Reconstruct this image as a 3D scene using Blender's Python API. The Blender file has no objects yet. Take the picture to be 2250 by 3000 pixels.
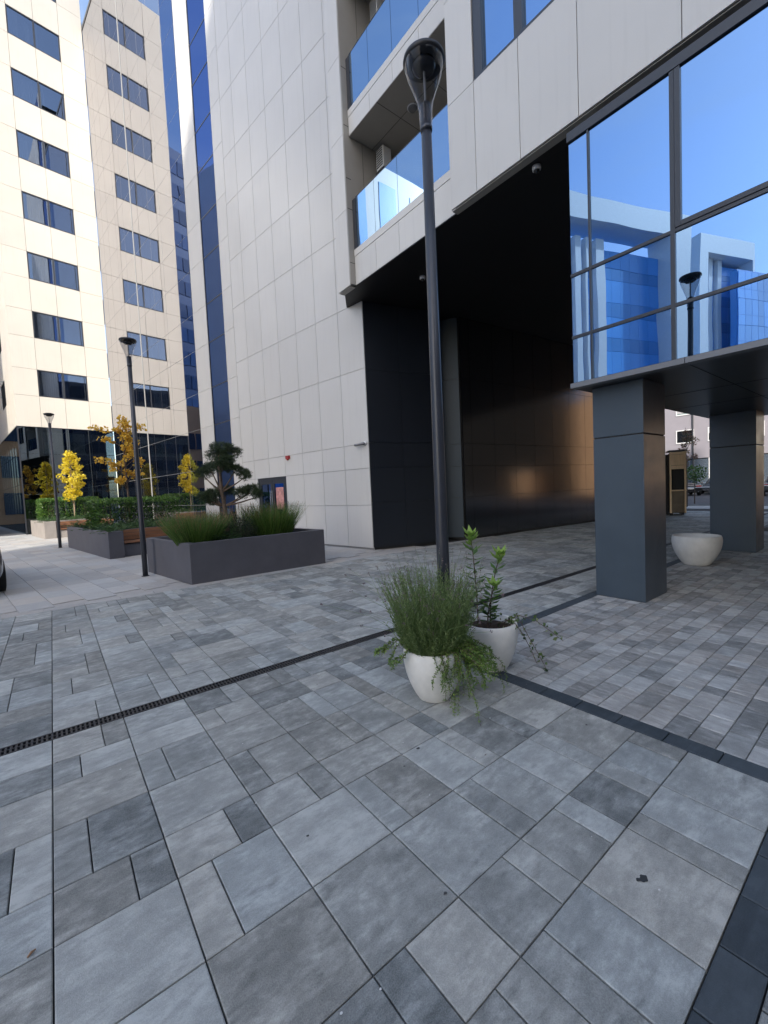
import bpy, bmesh, math, random
from mathutils import Vector, Matrix, Euler
R = math.radians
rnd = random.Random(7)
scene = bpy.context.scene
col = scene.collection

# ------------------------------------------------------------------ mesh builder
class MB:
    def __init__(s):
        s.v = []; s.f = []; s.t = []; s.m = []
        s.tone = 0.5; s.mat = 0
    def vert(s, p):
        s.v.append((p[0], p[1], p[2])); return len(s.v) - 1
    def face(s, idx, tone=None):
        s.f.append(tuple(idx)); s.t.append(s.tone if tone is None else tone); s.m.append(s.mat)
    def poly(s, pts, tone=None):
        s.face([s.vert(p) for p in pts], tone)
    def box(s, x0, x1, y0, y1, z0, z1, fr=None):
        """axis box; fr = function mapping local point to mesh space"""
        c = [(x0, y0, z0), (x1, y0, z0), (x1, y1, z0), (x0, y1, z0), (x0, y0, z1), (x1, y0, z1), (x1, y1, z1), (x0, y1, z1)]
        if fr: c = [fr(p) for p in c]
        i = [s.vert(p) for p in c]
        for q in ((3, 2, 1, 0), (4, 5, 6, 7), (0, 1, 5, 4), (1, 2, 6, 5), (2, 3, 7, 6), (3, 0, 4, 7)):
            s.face([i[k] for k in q])
    def prism(s, pts, z0, z1):
        n = len(pts)
        a = [s.vert((p[0], p[1], z0)) for p in pts]; b = [s.vert((p[0], p[1], z1)) for p in pts]
        s.face(a[::-1]); s.face(b)
        for k in range(n): s.face((a[k], a[(k + 1) % n], b[(k + 1) % n], b[k]))
    def ring(s, c, r, ax, n=16, rx=None):
        ax = Vector(ax).normalized(); u = ax.orthogonal().normalized()
        if abs(ax.z) > .99: u = Vector((1, 0, 0))
        w = ax.cross(u); c = Vector(c)
        return [s.vert(c + u * math.cos(2 * math.pi * k / n) * r + w * math.sin(2 * math.pi * k / n) * (rx or r)) for k in range(n)]
    def bridge(s, a, b):
        n = len(a)
        for k in range(n): s.face((a[k], a[(k + 1) % n], b[(k + 1) % n], b[k]))
    def tube(s, pts, radii, n=10, caps=True):
        P = [Vector(p) for p in pts]; rings = []
        if not hasattr(radii, '__len__'): radii = [radii] * len(P)
        prev = None
        for i, p in enumerate(P):
            d = (P[min(i + 1, len(P) - 1)] - P[max(i - 1, 0)]).normalized()
            if prev is None:
                u = d.orthogonal().normalized()
            else:
                u = (prev - d * prev.dot(d)).normalized()
            prev = u; w = d.cross(u)
            rings.append([s.vert(p + (u * math.cos(2 * math.pi * k / n) + w * math.sin(2 * math.pi * k / n)) * radii[i]) for k in range(n)])
        for a, b in zip(rings, rings[1:]): s.bridge(a, b)
        if caps:
            s.face(rings[0][::-1]); s.face(rings[-1])
    def lathe(s, prof, n=32, c=(0, 0, 0), close=False):
        rings = []
        for r, z in prof:
            rings.append([s.vert((c[0] + math.cos(2 * math.pi * k / n) * r, c[1] + math.sin(2 * math.pi * k / n) * r, c[2] + z)) for k in range(n)])
        for a, b in zip(rings, rings[1:]): s.bridge(a, b)
        s.face(rings[0][::-1])
        s.face(rings[-1])
    def leaf(s, p, d, side, L, Wd_, tone, fold=.25):
        p = Vector(p); d = Vector(d); side = Vector(side)
        nrm = d.cross(side)
        m = p + d * L * .45
        a = s.vert(p); b = s.vert(m + side * Wd_ * .5 + nrm * Wd_ * fold); c = s.vert(p + d * L); e = s.vert(m - side * Wd_ * .5 + nrm * Wd_ * fold)
        s.face((a, b, c), tone); s.face((a, c, e), tone)
    def blade(s, p, d, L, w, tone, bend=.3, n=3):
        p = Vector(p); d = Vector(d).normalized(); side = d.cross(Vector((rnd.uniform(-1, 1), rnd.uniform(-1, 1), .1))).normalized()
        out = Vector((d.x, d.y, -.3)); prev = None
        for k in range(n + 1):
            t = k / n
            q = p + d * L * t + out * bend * L * t * t
            ww = w * (1 - t * .85)
            cur = (s.vert(q - side * ww), s.vert(q + side * ww))
            if prev: s.face((prev[0], prev[1], cur[1], cur[0]), tone)
            prev = cur
    def build(s, name, mats, parent=None, smooth=False, loc=None):
        me = bpy.data.meshes.new(name)
        me.from_pydata(s.v, [], s.f)
        if not isinstance(mats, (list, tuple)): mats = [mats]
        for m in mats: me.materials.append(m)
        if len(mats) > 1: me.polygons.foreach_set('material_index', s.m)
        at = me.attributes.new('tone', 'FLOAT', 'FACE'); at.data.foreach_set('value', s.t)
        if smooth:
            me.polygons.foreach_set('use_smooth', [True] * len(me.polygons))
        me.update()
        o = bpy.data.objects.new(name, me); col.objects.link(o)
        if parent is not None: o.parent = parent
        if loc is not None: o.location = loc
        return o

def tag(o, label=None, cat=None, group=None, kind=None):
    if label: o['label'] = label
    if cat: o['category'] = cat
    if group: o['group'] = group
    if kind: o['kind'] = kind
    return o
def thing(name, label, cat, loc=(0, 0, 0), rz=0, group=None):
    o = bpy.data.objects.new(name, None); col.objects.link(o)
    o.empty_display_size = .2
    o.location = loc; o.rotation_euler = (0, 0, rz)
    return tag(o, label, cat, group)
def copy_tree(o, parent=None):
    c = o.copy(); col.objects.link(c)
    if parent is not None: c.parent = parent
    for ch in [x for x in list(bpy.data.objects) if x.parent == o]: copy_tree(ch, c)
    return c
def bevel(o, w, seg=2):
    m = o.modifiers.new('bevel', 'BEVEL'); m.width = w; m.segments = seg; m.limit_method = 'ANGLE'; m.angle_limit = R(40)
    return o

# ------------------------------------------------------------------ materials
def mat(name):
    m = bpy.data.materials.new(name); m.use_nodes = True
    nt = m.node_tree; nt.nodes.clear()
    out = nt.nodes.new('ShaderNodeOutputMaterial')
    return m, nt, out
def N(nt, typ, **kw):
    n = nt.nodes.new(typ)
    for k, v in kw.items():
        if k.startswith('i_'):
            key = k[2:]
            n.inputs[int(key) if key.isdigit() else key.replace('_', ' ')].default_value = v
        else: setattr(n, k, v)
    return n
def L(nt, a, b): nt.links.new(a, b)
def principled(name, base, rough=.5, metal=0., spec=.5, var=0., vscale=3., bump=0., bscale=60., rvar=0., stretch=None, coat=0.):
    m, nt, out = mat(name)
    p = N(nt, 'ShaderNodeBsdfPrincipled'); p.inputs['Base Color'].default_value = (*base, 1); p.inputs['Roughness'].default_value = rough
    p.inputs['Metallic'].default_value = metal; p.inputs['Specular IOR Level'].default_value = spec; p.inputs['Coat Weight'].default_value = coat
    L(nt, p.outputs[0], out.inputs[0])
    tc = N(nt, 'ShaderNodeTexCoord')
    src = tc.outputs['Object']
    if stretch:
        mp = N(nt, 'ShaderNodeMapping'); mp.inputs['Scale'].default_value = stretch; L(nt, src, mp.inputs[0]); src = mp.outputs[0]
    if var or rvar:
        no = N(nt, 'ShaderNodeTexNoise'); no.inputs['Scale'].default_value = vscale; no.inputs['Detail'].default_value = 6; no.inputs['Roughness'].default_value = .6
        L(nt, src, no.inputs['Vector'])
        if var:
            mr = N(nt, 'ShaderNodeMapRange'); mr.inputs[3].default_value = 1 - var; mr.inputs[4].default_value = 1 + var; mr.inputs[1].default_value = .25; mr.inputs[2].default_value = .75
            L(nt, no.outputs[0], mr.inputs[0])
            mx = N(nt, 'ShaderNodeVectorMath', operation='SCALE'); mx.inputs[0].default_value = base; L(nt, mr.outputs[0], mx.inputs['Scale']); L(nt, mx.outputs[0], p.inputs['Base Color'])
        if rvar:
            mr2 = N(nt, 'ShaderNodeMapRange'); mr2.inputs[3].default_value = max(0, rough - rvar); mr2.inputs[4].default_value = rough + rvar; mr2.inputs[1].default_value = .3; mr2.inputs[2].default_value = .7
            L(nt, no.outputs[0], mr2.inputs[0]); L(nt, mr2.outputs[0], p.inputs['Roughness'])
    if bump:
        nb = N(nt, 'ShaderNodeTexNoise'); nb.inputs['Scale'].default_value = bscale; nb.inputs['Detail'].default_value = 4; L(nt, src, nb.inputs['Vector'])
        b = N(nt, 'ShaderNodeBump'); b.inputs['Strength'].default_value = 1; b.inputs['Distance'].default_value = bump; L(nt, nb.outputs[0], b.inputs['Height']); L(nt, b.outputs[0], p.inputs['Normal'])
    return m
def panel_mat(name, base, rough=.35, tvar=.05, wav=.0006, ior=1.5):
    """metal-composite panel: slight tone change per panel, slightly oil-canned"""
    m, nt, out = mat(name)
    p = N(nt, 'ShaderNodeBsdfPrincipled'); p.inputs['Roughness'].default_value = rough; p.inputs['IOR'].default_value = ior
    at = N(nt, 'ShaderNodeAttribute', attribute_name='tone')
    tc = N(nt, 'ShaderNodeTexCoord')
    no = N(nt, 'ShaderNodeTexNoise'); no.inputs['Scale'].default_value = .7; no.inputs['Detail'].default_value = 5; L(nt, tc.outputs['Object'], no.inputs['Vector'])
    mr = N(nt, 'ShaderNodeMapRange'); mr.inputs[3].default_value = 1 - tvar; mr.inputs[4].default_value = 1 + tvar; L(nt, at.outputs['Fac'], mr.inputs[0])
    mr2 = N(nt, 'ShaderNodeMapRange'); mr2.inputs[1].default_value = .3; mr2.inputs[2].default_value = .7; mr2.inputs[3].default_value = .97; mr2.inputs[4].default_value = 1.03; L(nt, no.outputs[0], mr2.inputs[0])
    ms = N(nt, 'ShaderNodeMapping'); ms.inputs['Scale'].default_value = (5, 5, .25); L(nt, tc.outputs['Object'], ms.inputs[0])
    ns_ = N(nt, 'ShaderNodeTexNoise'); ns_.inputs['Scale'].default_value = 2.2; ns_.inputs['Detail'].default_value = 5; L(nt, ms.outputs[0], ns_.inputs['Vector'])
    mr3 = N(nt, 'ShaderNodeMapRange'); mr3.inputs[1].default_value = .55; mr3.inputs[2].default_value = .8; mr3.inputs[3].default_value = 1.0; mr3.inputs[4].default_value = .93; L(nt, ns_.outputs[0], mr3.inputs[0])
    mu0 = N(nt, 'ShaderNodeMath', operation='MULTIPLY'); L(nt, mr.outputs[0], mu0.inputs[0]); L(nt, mr3.outputs[0], mu0.inputs[1])
    mu = N(nt, 'ShaderNodeMath', operation='MULTIPLY'); L(nt, mu0.outputs[0], mu.inputs[0]); L(nt, mr2.outputs[0], mu.inputs[1])
    sc = N(nt, 'ShaderNodeVectorMath', operation='SCALE'); sc.inputs[0].default_value = base; L(nt, mu.outputs[0], sc.inputs['Scale']); L(nt, sc.outputs[0], p.inputs['Base Color'])
    nb = N(nt, 'ShaderNodeTexNoise'); nb.inputs['Scale'].default_value = 1.6; nb.inputs['Detail'].default_value = 1; L(nt, tc.outputs['Object'], nb.inputs['Vector'])
    b = N(nt, 'ShaderNodeBump'); b.inputs['Distance'].default_value = wav * 4; L(nt, nb.outputs[0], b.inputs['Height']); L(nt, b.outputs[0], p.inputs['Normal'])
    L(nt, p.outputs[0], out.inputs[0])
    return m
def glass_mat(name, refl=(.78, .88, 1.0), fac=.75, body=(.02, .03, .05), rough=.0, wave=.002, wscale=.9, transp=False, lowfac=None):
    """reflective solar glass: coated reflection over a dark (or see-through) pane with slightly wavy sheets"""
    m, nt, out = mat(name)
    gl = N(nt, 'ShaderNodeBsdfGlossy'); gl.inputs['Color'].default_value = (*refl, 1); gl.inputs['Roughness'].default_value = rough
    if transp:
        bd = N(nt, 'ShaderNodeBsdfTransparent'); bd.inputs[0].default_value = (*body, 1)
    else:
        bd = N(nt, 'ShaderNodeBsdfPrincipled'); bd.inputs['Base Color'].default_value = (*body, 1); bd.inputs['Roughness'].default_value = .1
    tc = N(nt, 'ShaderNodeTexCoord'); at = N(nt, 'ShaderNodeAttribute', attribute_name='tone')
    ad = N(nt, 'ShaderNodeVectorMath', operation='ADD'); sc = N(nt, 'ShaderNodeVectorMath', operation='SCALE'); sc.inputs[0].default_value = (17, 31, 11)
    L(nt, at.outputs['Fac'], sc.inputs['Scale']); L(nt, tc.outputs['Object'], ad.inputs[0]); L(nt, sc.outputs[0], ad.inputs[1])
    no = N(nt, 'ShaderNodeTexNoise'); no.inputs['Scale'].default_value = wscale; no.inputs['Detail'].default_value = 1.5; no.inputs['Roughness'].default_value = .4; L(nt, ad.outputs[0], no.inputs['Vector'])
    b = N(nt, 'ShaderNodeBump'); b.inputs['Distance'].default_value = wave; L(nt, no.outputs[0], b.inputs['Height'])
    L(nt, b.outputs[0], gl.inputs['Normal'])
    lw = N(nt, 'ShaderNodeLayerWeight'); lw.inputs['Blend'].default_value = .35
    mr = N(nt, 'ShaderNodeMapRange'); mr.inputs[3].default_value = fac if lowfac is None else lowfac; mr.inputs[4].default_value = min(1, fac + .2); L(nt, lw.outputs['Fresnel'], mr.inputs[0])
    mx = N(nt, 'ShaderNodeMixShader'); L(nt, mr.outputs[0], mx.inputs[0]); L(nt, bd.outputs[0], mx.inputs[1]); L(nt, gl.outputs[0], mx.inputs[2])
    L(nt, mx.outputs[0], out.inputs[0])
    return m
def leaf_mat(name, c0, c1, c2=None, trans=.35, rough=.45):
    m, nt, out = mat(name)
    at = N(nt, 'ShaderNodeAttribute', attribute_name='tone')
    cr = N(nt, 'ShaderNodeValToRGB'); e = cr.color_ramp.elements
    e[0].color = (*c0, 1); e[1].color = (*(c2 or c1), 1)
    if c2:
        k = e.new(.55); k.color = (*c1, 1)
    L(nt, at.outputs['Fac'], cr.inputs[0])
    p = N(nt, 'ShaderNodeBsdfPrincipled'); p.inputs['Roughness'].default_value = rough; L(nt, cr.outputs[0], p.inputs['Base Color'])
    tr = N(nt, 'ShaderNodeBsdfTranslucent'); L(nt, cr.outputs[0], tr.inputs[0])
    mx = N(nt, 'ShaderNodeMixShader'); mx.inputs[0].default_value = trans; L(nt, p.outputs[0], mx.inputs[1]); L(nt, tr.outputs[0], mx.inputs[2]); L(nt, mx.outputs[0], out.inputs[0])
    return m
def paver_mat(name, dark, light, warm, streak=(3., 26., 1.), bump=.0012, cloud=.45):
    """shaded concrete paver: every stone its own tone, cloudy streaks along the casting direction, sandy grain"""
    m, nt, out = mat(name)
    p = N(nt, 'ShaderNodeBsdfPrincipled'); p.inputs['Roughness'].default_value = .72; p.inputs['Specular IOR Level'].default_value = .4
    at = N(nt, 'ShaderNodeAttribute', attribute_name='tone'); tc = N(nt, 'ShaderNodeTexCoord')
    off = N(nt, 'ShaderNodeVectorMath', operation='SCALE'); off.inputs[0].default_value = (91, 57, 33); L(nt, at.outputs['Fac'], off.inputs['Scale'])
    ad = N(nt, 'ShaderNodeVectorMath', operation='ADD'); L(nt, tc.outputs['Object'], ad.inputs[0]); L(nt, off.outputs[0], ad.inputs[1])
    mp = N(nt, 'ShaderNodeMapping'); mp.inputs['Scale'].default_value = streak; L(nt, ad.outputs[0], mp.inputs[0])
    n1 = N(nt, 'ShaderNodeTexNoise'); n1.inputs['Scale'].default_value = 1.0; n1.inputs['Detail'].default_value = 7; n1.inputs['Roughness'].default_value = .62; n1.inputs['Distortion'].default_value = .6; L(nt, mp.outputs[0], n1.inputs['Vector'])
    mp4 = N(nt, 'ShaderNodeMapping'); mp4.inputs['Scale'].default_value = (.55, 1.3, 1) if streak[0] < streak[1] else (1.3, .55, 1); L(nt, ad.outputs[0], mp4.inputs[0])
    n2 = N(nt, 'ShaderNodeTexNoise'); n2.inputs['Scale'].default_value = 5.5; n2.inputs['Detail'].default_value = 9; n2.inputs['Roughness'].default_value = .68; L(nt, ad.outputs[0], n2.inputs['Vector'])
    n3 = N(nt, 'ShaderNodeTexNoise'); n3.inputs['Scale'].default_value = 240; n3.inputs['Detail'].default_value = 3; L(nt, tc.outputs['Object'], n3.inputs['Vector'])
    n4 = N(nt, 'ShaderNodeTexNoise'); n4.inputs['Scale'].default_value = 22; n4.inputs['Detail'].default_value = 8; n4.inputs['Roughness'].default_value = .72; L(nt, mp4.outputs[0], n4.inputs['Vector'])
    def rng(src, lo, hi, amp):
        q = N(nt, 'ShaderNodeMapRange'); q.inputs[1].default_value = lo; q.inputs[2].default_value = hi; q.inputs[3].default_value = -amp; q.inputs[4].default_value = amp; L(nt, src, q.inputs[0]); return q.outputs[0]
    fr = N(nt, 'ShaderNodeMath', operation='FRACT'); ml = N(nt, 'ShaderNodeMath', operation='MULTIPLY'); ml.inputs[1].default_value = 7.13; L(nt, at.outputs['Fac'], ml.inputs[0]); L(nt, ml.outputs[0], fr.inputs[0])
    def add(a, b):
        q = N(nt, 'ShaderNodeMath', operation='ADD'); L(nt, a, q.inputs[0]); L(nt, b, q.inputs[1]); return q.outputs[0]
    def mul(a, b):
        q = N(nt, 'ShaderNodeMath', operation='MULTIPLY'); L(nt, a, q.inputs[0]); L(nt, b, q.inputs[1]); return q.outputs[0]
    # cloudy patches only bite where a second mask lets them, so some stones stay even
    gate = N(nt, 'ShaderNodeMapRange'); gate.inputs[1].default_value = .40; gate.inputs[2].default_value = .62; gate.inputs[3].default_value = .25; gate.inputs[4].default_value = 1.5; L(nt, n2.outputs[0], gate.inputs[0])
    f = add(at.outputs['Fac'], mul(rng(n1.outputs[0], .32, .68, cloud * .75), gate.outputs[0]))
    f = add(add(f, rng(n2.outputs[0], .3, .7, cloud * .85)), add(mul(rng(n4.outputs[0], .3, .7, cloud * .8), gate.outputs[0]), rng(n3.outputs[0], .3, .7, .13)))
    cr = N(nt, 'ShaderNodeValToRGB'); e = cr.color_ramp.elements; e[0].color = (*dark, 1); e[1].color = (*light, 1); e[0].position = -.0; e[1].position = 1.
    L(nt, f, cr.inputs[0])
    tint = N(nt, 'ShaderNodeMix', data_type='RGBA'); tint.inputs[6].default_value = (.955, 1.0, 1.02, 1); tint.inputs[7].default_value = (*warm, 1); L(nt, fr.outputs[0], tint.inputs[0])
    wm = N(nt, 'ShaderNodeMix', data_type='RGBA', blend_type='MULTIPLY'); wm.inputs[0].default_value = 1; L(nt, cr.outputs[0], wm.inputs[6]); L(nt, tint.outputs[2], wm.inputs[7])
    # rare stains
    ns = N(nt, 'ShaderNodeTexNoise'); ns.inputs['Scale'].default_value = 7; ns.inputs['Detail'].default_value = 2; L(nt, tc.outputs['Object'], ns.inputs['Vector'])
    sr = N(nt, 'ShaderNodeMapRange'); sr.inputs[1].default_value = .735; sr.inputs[2].default_value = .79; sr.inputs[3].default_value = 1; sr.inputs[4].default_value = .72; L(nt, ns.outputs[0], sr.inputs[0])
    fin = N(nt, 'ShaderNodeVectorMath', operation='SCALE'); L(nt, wm.outputs[2], fin.inputs[0]); L(nt, sr.outputs[0], fin.inputs['Scale'])
    L(nt, fin.outputs[0], p.inputs['Base Color'])
    b = N(nt, 'ShaderNodeBump'); b.inputs['Distance'].default_value = bump; b.inputs['Strength'].default_value = .8
    bs = add(n3.outputs[0], n1.outputs[0]); L(nt, bs, b.inputs['Height']); L(nt, b.outputs[0], p.inputs['Normal'])
    L(nt, p.outputs[0], out.inputs[0])
    return m

M = {}
M['white'] = panel_mat('white_panel', (.525, .515, .49), .34, .03)
M['grey_white'] = panel_mat('grey_white_panel', (.56, .545, .51), .38, .03)
M['cream'] = panel_mat('cream_panel', (.60, .56, .49), .42, .03)
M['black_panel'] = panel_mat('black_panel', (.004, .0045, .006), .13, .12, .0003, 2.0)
M['char_panel'] = panel_mat('charcoal_panel', (.009, .012, .018), .42, .08, .0003)
M['column'] = principled('column_metal', (.046, .064, .082), .38, 0, .5, .10, 2.5, .0003, 90, rvar=.08)
M['joint'] = principled('joint', (.03, .03, .03), .9)
M['wjoint'] = principled('pale_joint', (.26, .26, .26), .9)
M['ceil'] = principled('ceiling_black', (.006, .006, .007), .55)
M['taupe'] = principled('taupe_panel', (.33, .31, .275), .5, var=.05)
M['frame'] = principled('anthracite_frame', (.03, .033, .04), .38)
M['ledge'] = principled('ledge_metal', (.16, .165, .175), .4)
M['pole'] = principled('pole_paint', (.028, .031, .04), .36, var=.1, vscale=20)
M['alu'] = principled('white_alu', (.7, .7, .7), .4)
M['bay_glass'] = glass_mat('bay_glass', (.205, .335, .535), .92, (.015, .04, .07), wave=.0034, wscale=.75)
M['blue_glass'] = glass_mat('blue_glass', (.13, .20, .42), .84, (.006, .012, .04), wave=.0025, wscale=.8)
M['mirror_glass'] = glass_mat('mirror_glass', (.60, .60, .63), .9, (.02, .025, .035), wave=.0026, wscale=.6)
M['sky_tint_glass'] = glass_mat('sky_tint_glass', (.22, .29, .44), .9, (.01, .02, .06), wave=.0035, wscale=.6)  # mirror glass with the deeper reflected sky painted in as tint
M['balc_glass'] = glass_mat('balcony_glass', (.25, .36, .50), .92, (.01, .02, .05), wave=.0016, wscale=.8)
M['win_glass'] = glass_mat('window_glass', (.40, .46, .56), .36, (.50, .53, .56), wave=.0012, wscale=.8, transp=True)
M['store_glass'] = glass_mat('storefront_glass', (.48, .54, .58), .38, (.46, .52, .55), wave=.0012, wscale=.5, transp=True)
M['dark_room'] = principled('dark_room', (.035, .038, .045), .8)
M['curtain'] = principled('curtain', (.62, .63, .65), .8)
M['inner_white'] = principled('inner_white', (.6, .64, .6), .7)
M['pot'] = principled('pot_white', (.66, .645, .60), .55, var=.10, vscale=9, bump=.0016, bscale=38)
M['soil'] = principled('soil', (.045, .03, .02), .95, var=.5, vscale=60, bump=.01, bscale=70)
M['bark'] = principled('bark', (.10, .07, .05), .9, var=.4, vscale=25, bump=.006, bscale=40)
M['pale_bark'] = principled('pale_bark', (.30, .23, .16), .9, var=.3, vscale=25)
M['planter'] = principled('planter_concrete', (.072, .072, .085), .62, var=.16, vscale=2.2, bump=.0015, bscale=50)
M['planter_sunlit'] = principled('planter_concrete_sunlit', (.27, .245, .225), .62, var=.14, vscale=2.2, bump=.0015, bscale=50)  # sunlit copy of the planter concrete, sunlight put into a lighter, warmer base
M['wood'] = principled('bench_wood', (.22, .105, .055), .5, var=.3, vscale=4, stretch=(.6, 8, 8))
M['kiosk_wood'] = principled('kiosk_wood', (.74, .52, .31), .55, var=.15, vscale=4, stretch=(8, 8, .6))
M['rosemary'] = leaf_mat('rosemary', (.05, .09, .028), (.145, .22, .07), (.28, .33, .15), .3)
M['trail'] = leaf_mat('trailing_green', (.045, .10, .018), (.13, .23, .045), (.24, .34, .08), .3)
M['bud'] = leaf_mat('dry_bud', (.10, .07, .07), (.24, .18, .20), None, .2)
M['euon'] = leaf_mat('glossy_leaf', (.035, .085, .02), (.09, .19, .035), (.24, .38, .07), .3, .3)
M['ivy'] = leaf_mat('ivy_leaf', (.02, .05, .015), (.09, .15, .04), (.24, .27, .12), .25, .35)
M['pine'] = leaf_mat('pine_needle', (.010, .020, .009), (.026, .048, .016), (.06, .095, .03), .12, .5)
M['grass'] = leaf_mat('ornamental_grass', (.03, .07, .012), (.085, .17, .028), (.16, .22, .06), .3)
M['grass_tip'] = leaf_mat('grass_plume', (.16, .07, .04), (.30, .18, .10), None, .3)
M['hedge'] = leaf_mat('laurel', (.012, .035, .008), (.045, .11, .018), (.14, .26, .04), .3, .3)
M['juniper'] = leaf_mat('juniper', (.014, .04, .012), (.04, .10, .02), (.09, .18, .035), .2)
M['yellow'] = leaf_mat('ginkgo_yellow', (.50, .38, .02), (.72, .58, .03), (.80, .70, .10), .45)
M['orange'] = leaf_mat('autumn_orange', (.46, .25, .02), (.70, .44, .04), (.80, .58, .10), .45)
M['rust'] = leaf_mat('rusty_leaf', (.12, .05, .04), (.26, .14, .09), (.18, .20, .10), .3)
M['shrub'] = leaf_mat('dark_shrub', (.008, .018, .010), (.03, .05, .025), (.08, .10, .05), .15)
M['carpaint'] = principled('car_paint_dark', (.012, .012, .013), .25, 0, .5, coat=1.)
M['cargrey'] = principled('car_paint_grey', (.09, .10, .11), .25, 0, .5, coat=1.)
M['carglass'] = principled('car_glass', (.01, .012, .015), .05, 0, .6)
M['tyre'] = principled('tyre', (.012, .012, .012), .85)
M['chrome'] = principled('chrome', (.6, .6, .6), .2, 1.)
M['red'] = principled('tail_red', (.35, .015, .012), .2)
M['siren'] = principled('siren_red', (.30, .03, .03), .4)
M['plate'] = principled('plate_white', (.7, .7, .68), .5)
M['paver'] = paver_mat('paver_big', (.084, .089, .088), (.42, .425, .408), (1.02, 1.0, .955), streak=(4., 11., 1.), cloud=.27)
M['paver_small'] = paver_mat('paver_small', (.10, .10, .096), (.45, .445, .43), (1.03, 1.0, .965), streak=(24, 3, 1), cloud=.25)
M['paver_far'] = paver_mat('paver_far', (.26, .255, .25), (.44, .43, .42), (1.04, 1.0, .94), cloud=.16)
M['paver_dark'] = paver_mat('paver_dark', (.028, .036, .043), (.066, .080, .092), (1, 1, 1), cloud=.25)
M['bed'] = principled('joint_sand', (.022, .023, .025), .95, var=.3, vscale=30)
M['iron'] = principled('cast_iron', (.022, .023, .026), .5, 0, .4)
M['asphalt'] = principled('asphalt', (.055, .055, .06), .9, var=.2, vscale=2, bump=.003, bscale=150)
M['kerb'] = principled('kerb_stone', (.3, .3, .3), .8, var=.1)
M['stucco'] = principled('lilac_stucco', (.27, .255, .285), .9, var=.05, vscale=1.5)
M['tan'] = principled('tan_render', (.78, .48, .28), .9, var=.08, vscale=.4)
M['concrete'] = principled('tower_concrete', (.5, .49, .47), .8, var=.1, vscale=.3)
M['shutter'] = principled('shutter', (.42, .42, .43), .6)
M['green_glass'] = principled('green_glass', (.16, .28, .27), .15)
M['paper'] = principled('poster_red_reflection', (.45, .22, .20), .6, var=.5, vscale=9)  # poster paper, the reddish reflection in the door put into its colour
m_, nt_, out_ = mat('lamp_acrylic')
g_ = N(nt_, 'ShaderNodeBsdfGlossy'); g_.inputs['Roughness'].default_value = .04; g_.inputs[0].default_value = (.9, .9, .92, 1)
t_ = N(nt_, 'ShaderNodeBsdfTransparent'); t_.inputs[0].default_value = (.74, .745, .76, 1)
lw_ = N(nt_, 'ShaderNodeLayerWeight'); lw_.inputs[0].default_value = .5
mr_ = N(nt_, 'ShaderNodeMapRange'); mr_.inputs[3].default_value = .03; mr_.inputs[4].default_value = .85; L(nt_, lw_.outputs['Facing'], mr_.inputs[0])
pw_ = N(nt_, 'ShaderNodeMath', operation='POWER'); pw_.inputs[1].default_value = 2.8; L(nt_, mr_.outputs[0], pw_.inputs[0])
x_ = N(nt_, 'ShaderNodeMixShader'); L(nt_, pw_.outputs[0], x_.inputs[0]); L(nt_, t_.outputs[0], x_.inputs[1]); L(nt_, g_.outputs[0], x_.inputs[2]); L(nt_, x_.outputs[0], out_.inputs[0])
M['acrylic'] = m_

# ------------------------------------------------------------------ ground
g = MB(); g.poly([(-400, -400, -.06), (400, -400, -.06), (400, 400, -.06), (-400, 400, -.06)])
tag(g.build('ground', M['asphalt']), 'dark asphalt ground of the town around the court', 'ground', kind='structure')
g = MB(); g.poly([(-14, -6, -.022), (24.5, -6, -.022), (24.5, 31.5, -.022), (-14, 31.5, -.022)])
tag(g.build('paving_bed', M['bed']), 'dark sand joints between the paving stones', 'paving bed', kind='structure')

def slab(mb, x0, x1, y0, y1, fr=None, gap=.0055, ch=.004, depth=.02, tone=None):
    t = rnd.random() * .50 + .28 if tone is None else tone
    dz = rnd.uniform(-.0012, .0012)
    x0 += gap * .5; x1 -= gap * .5; y0 += gap * .5; y1 -= gap * .5
    tilt = rnd.uniform(-.0008, .0008)
    lo = [(x0, y0, -depth), (x1, y0, -depth), (x1, y1, -depth), (x0, y1, -depth)]
    mi = [(x0, y0, dz - ch * .7), (x1, y0, dz - ch * .7 + tilt), (x1, y1, dz - ch * .7 + tilt), (x0, y1, dz - ch * .7)]
    up = [(x0 + ch, y0 + ch, dz), (x1 - ch, y0 + ch, dz + tilt), (x1 - ch, y1 - ch, dz + tilt), (x0 + ch, y1 - ch, dz)]
    if fr: lo = [fr(p) for p in lo]; mi = [fr(p) for p in mi]; up = [fr(p) for p in up]
    a = [mb.vert(p) for p in lo]; b = [mb.vert(p) for p in mi]; c = [mb.vert(p) for p in up]
    mb.face(c, t)
    for k in range(4):
        j = (k + 1) % 4
        mb.face((b[k], b[j], c[j], c[k]), t); mb.face((a[k], a[j], b[j], b[k]), t)

# big multi-format stones: stripes 0.4167 wide along Y, courses .41 .28 .41
X0, PX = -.104, .4167
ROWS = []
y = .41
seq = [.412, .280, .412]
k = 0
while y < 8.16:
    d = seq[k % 3]
    ROWS.append((y, min(y + d, 8.19))); y += d; k += 1
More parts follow.
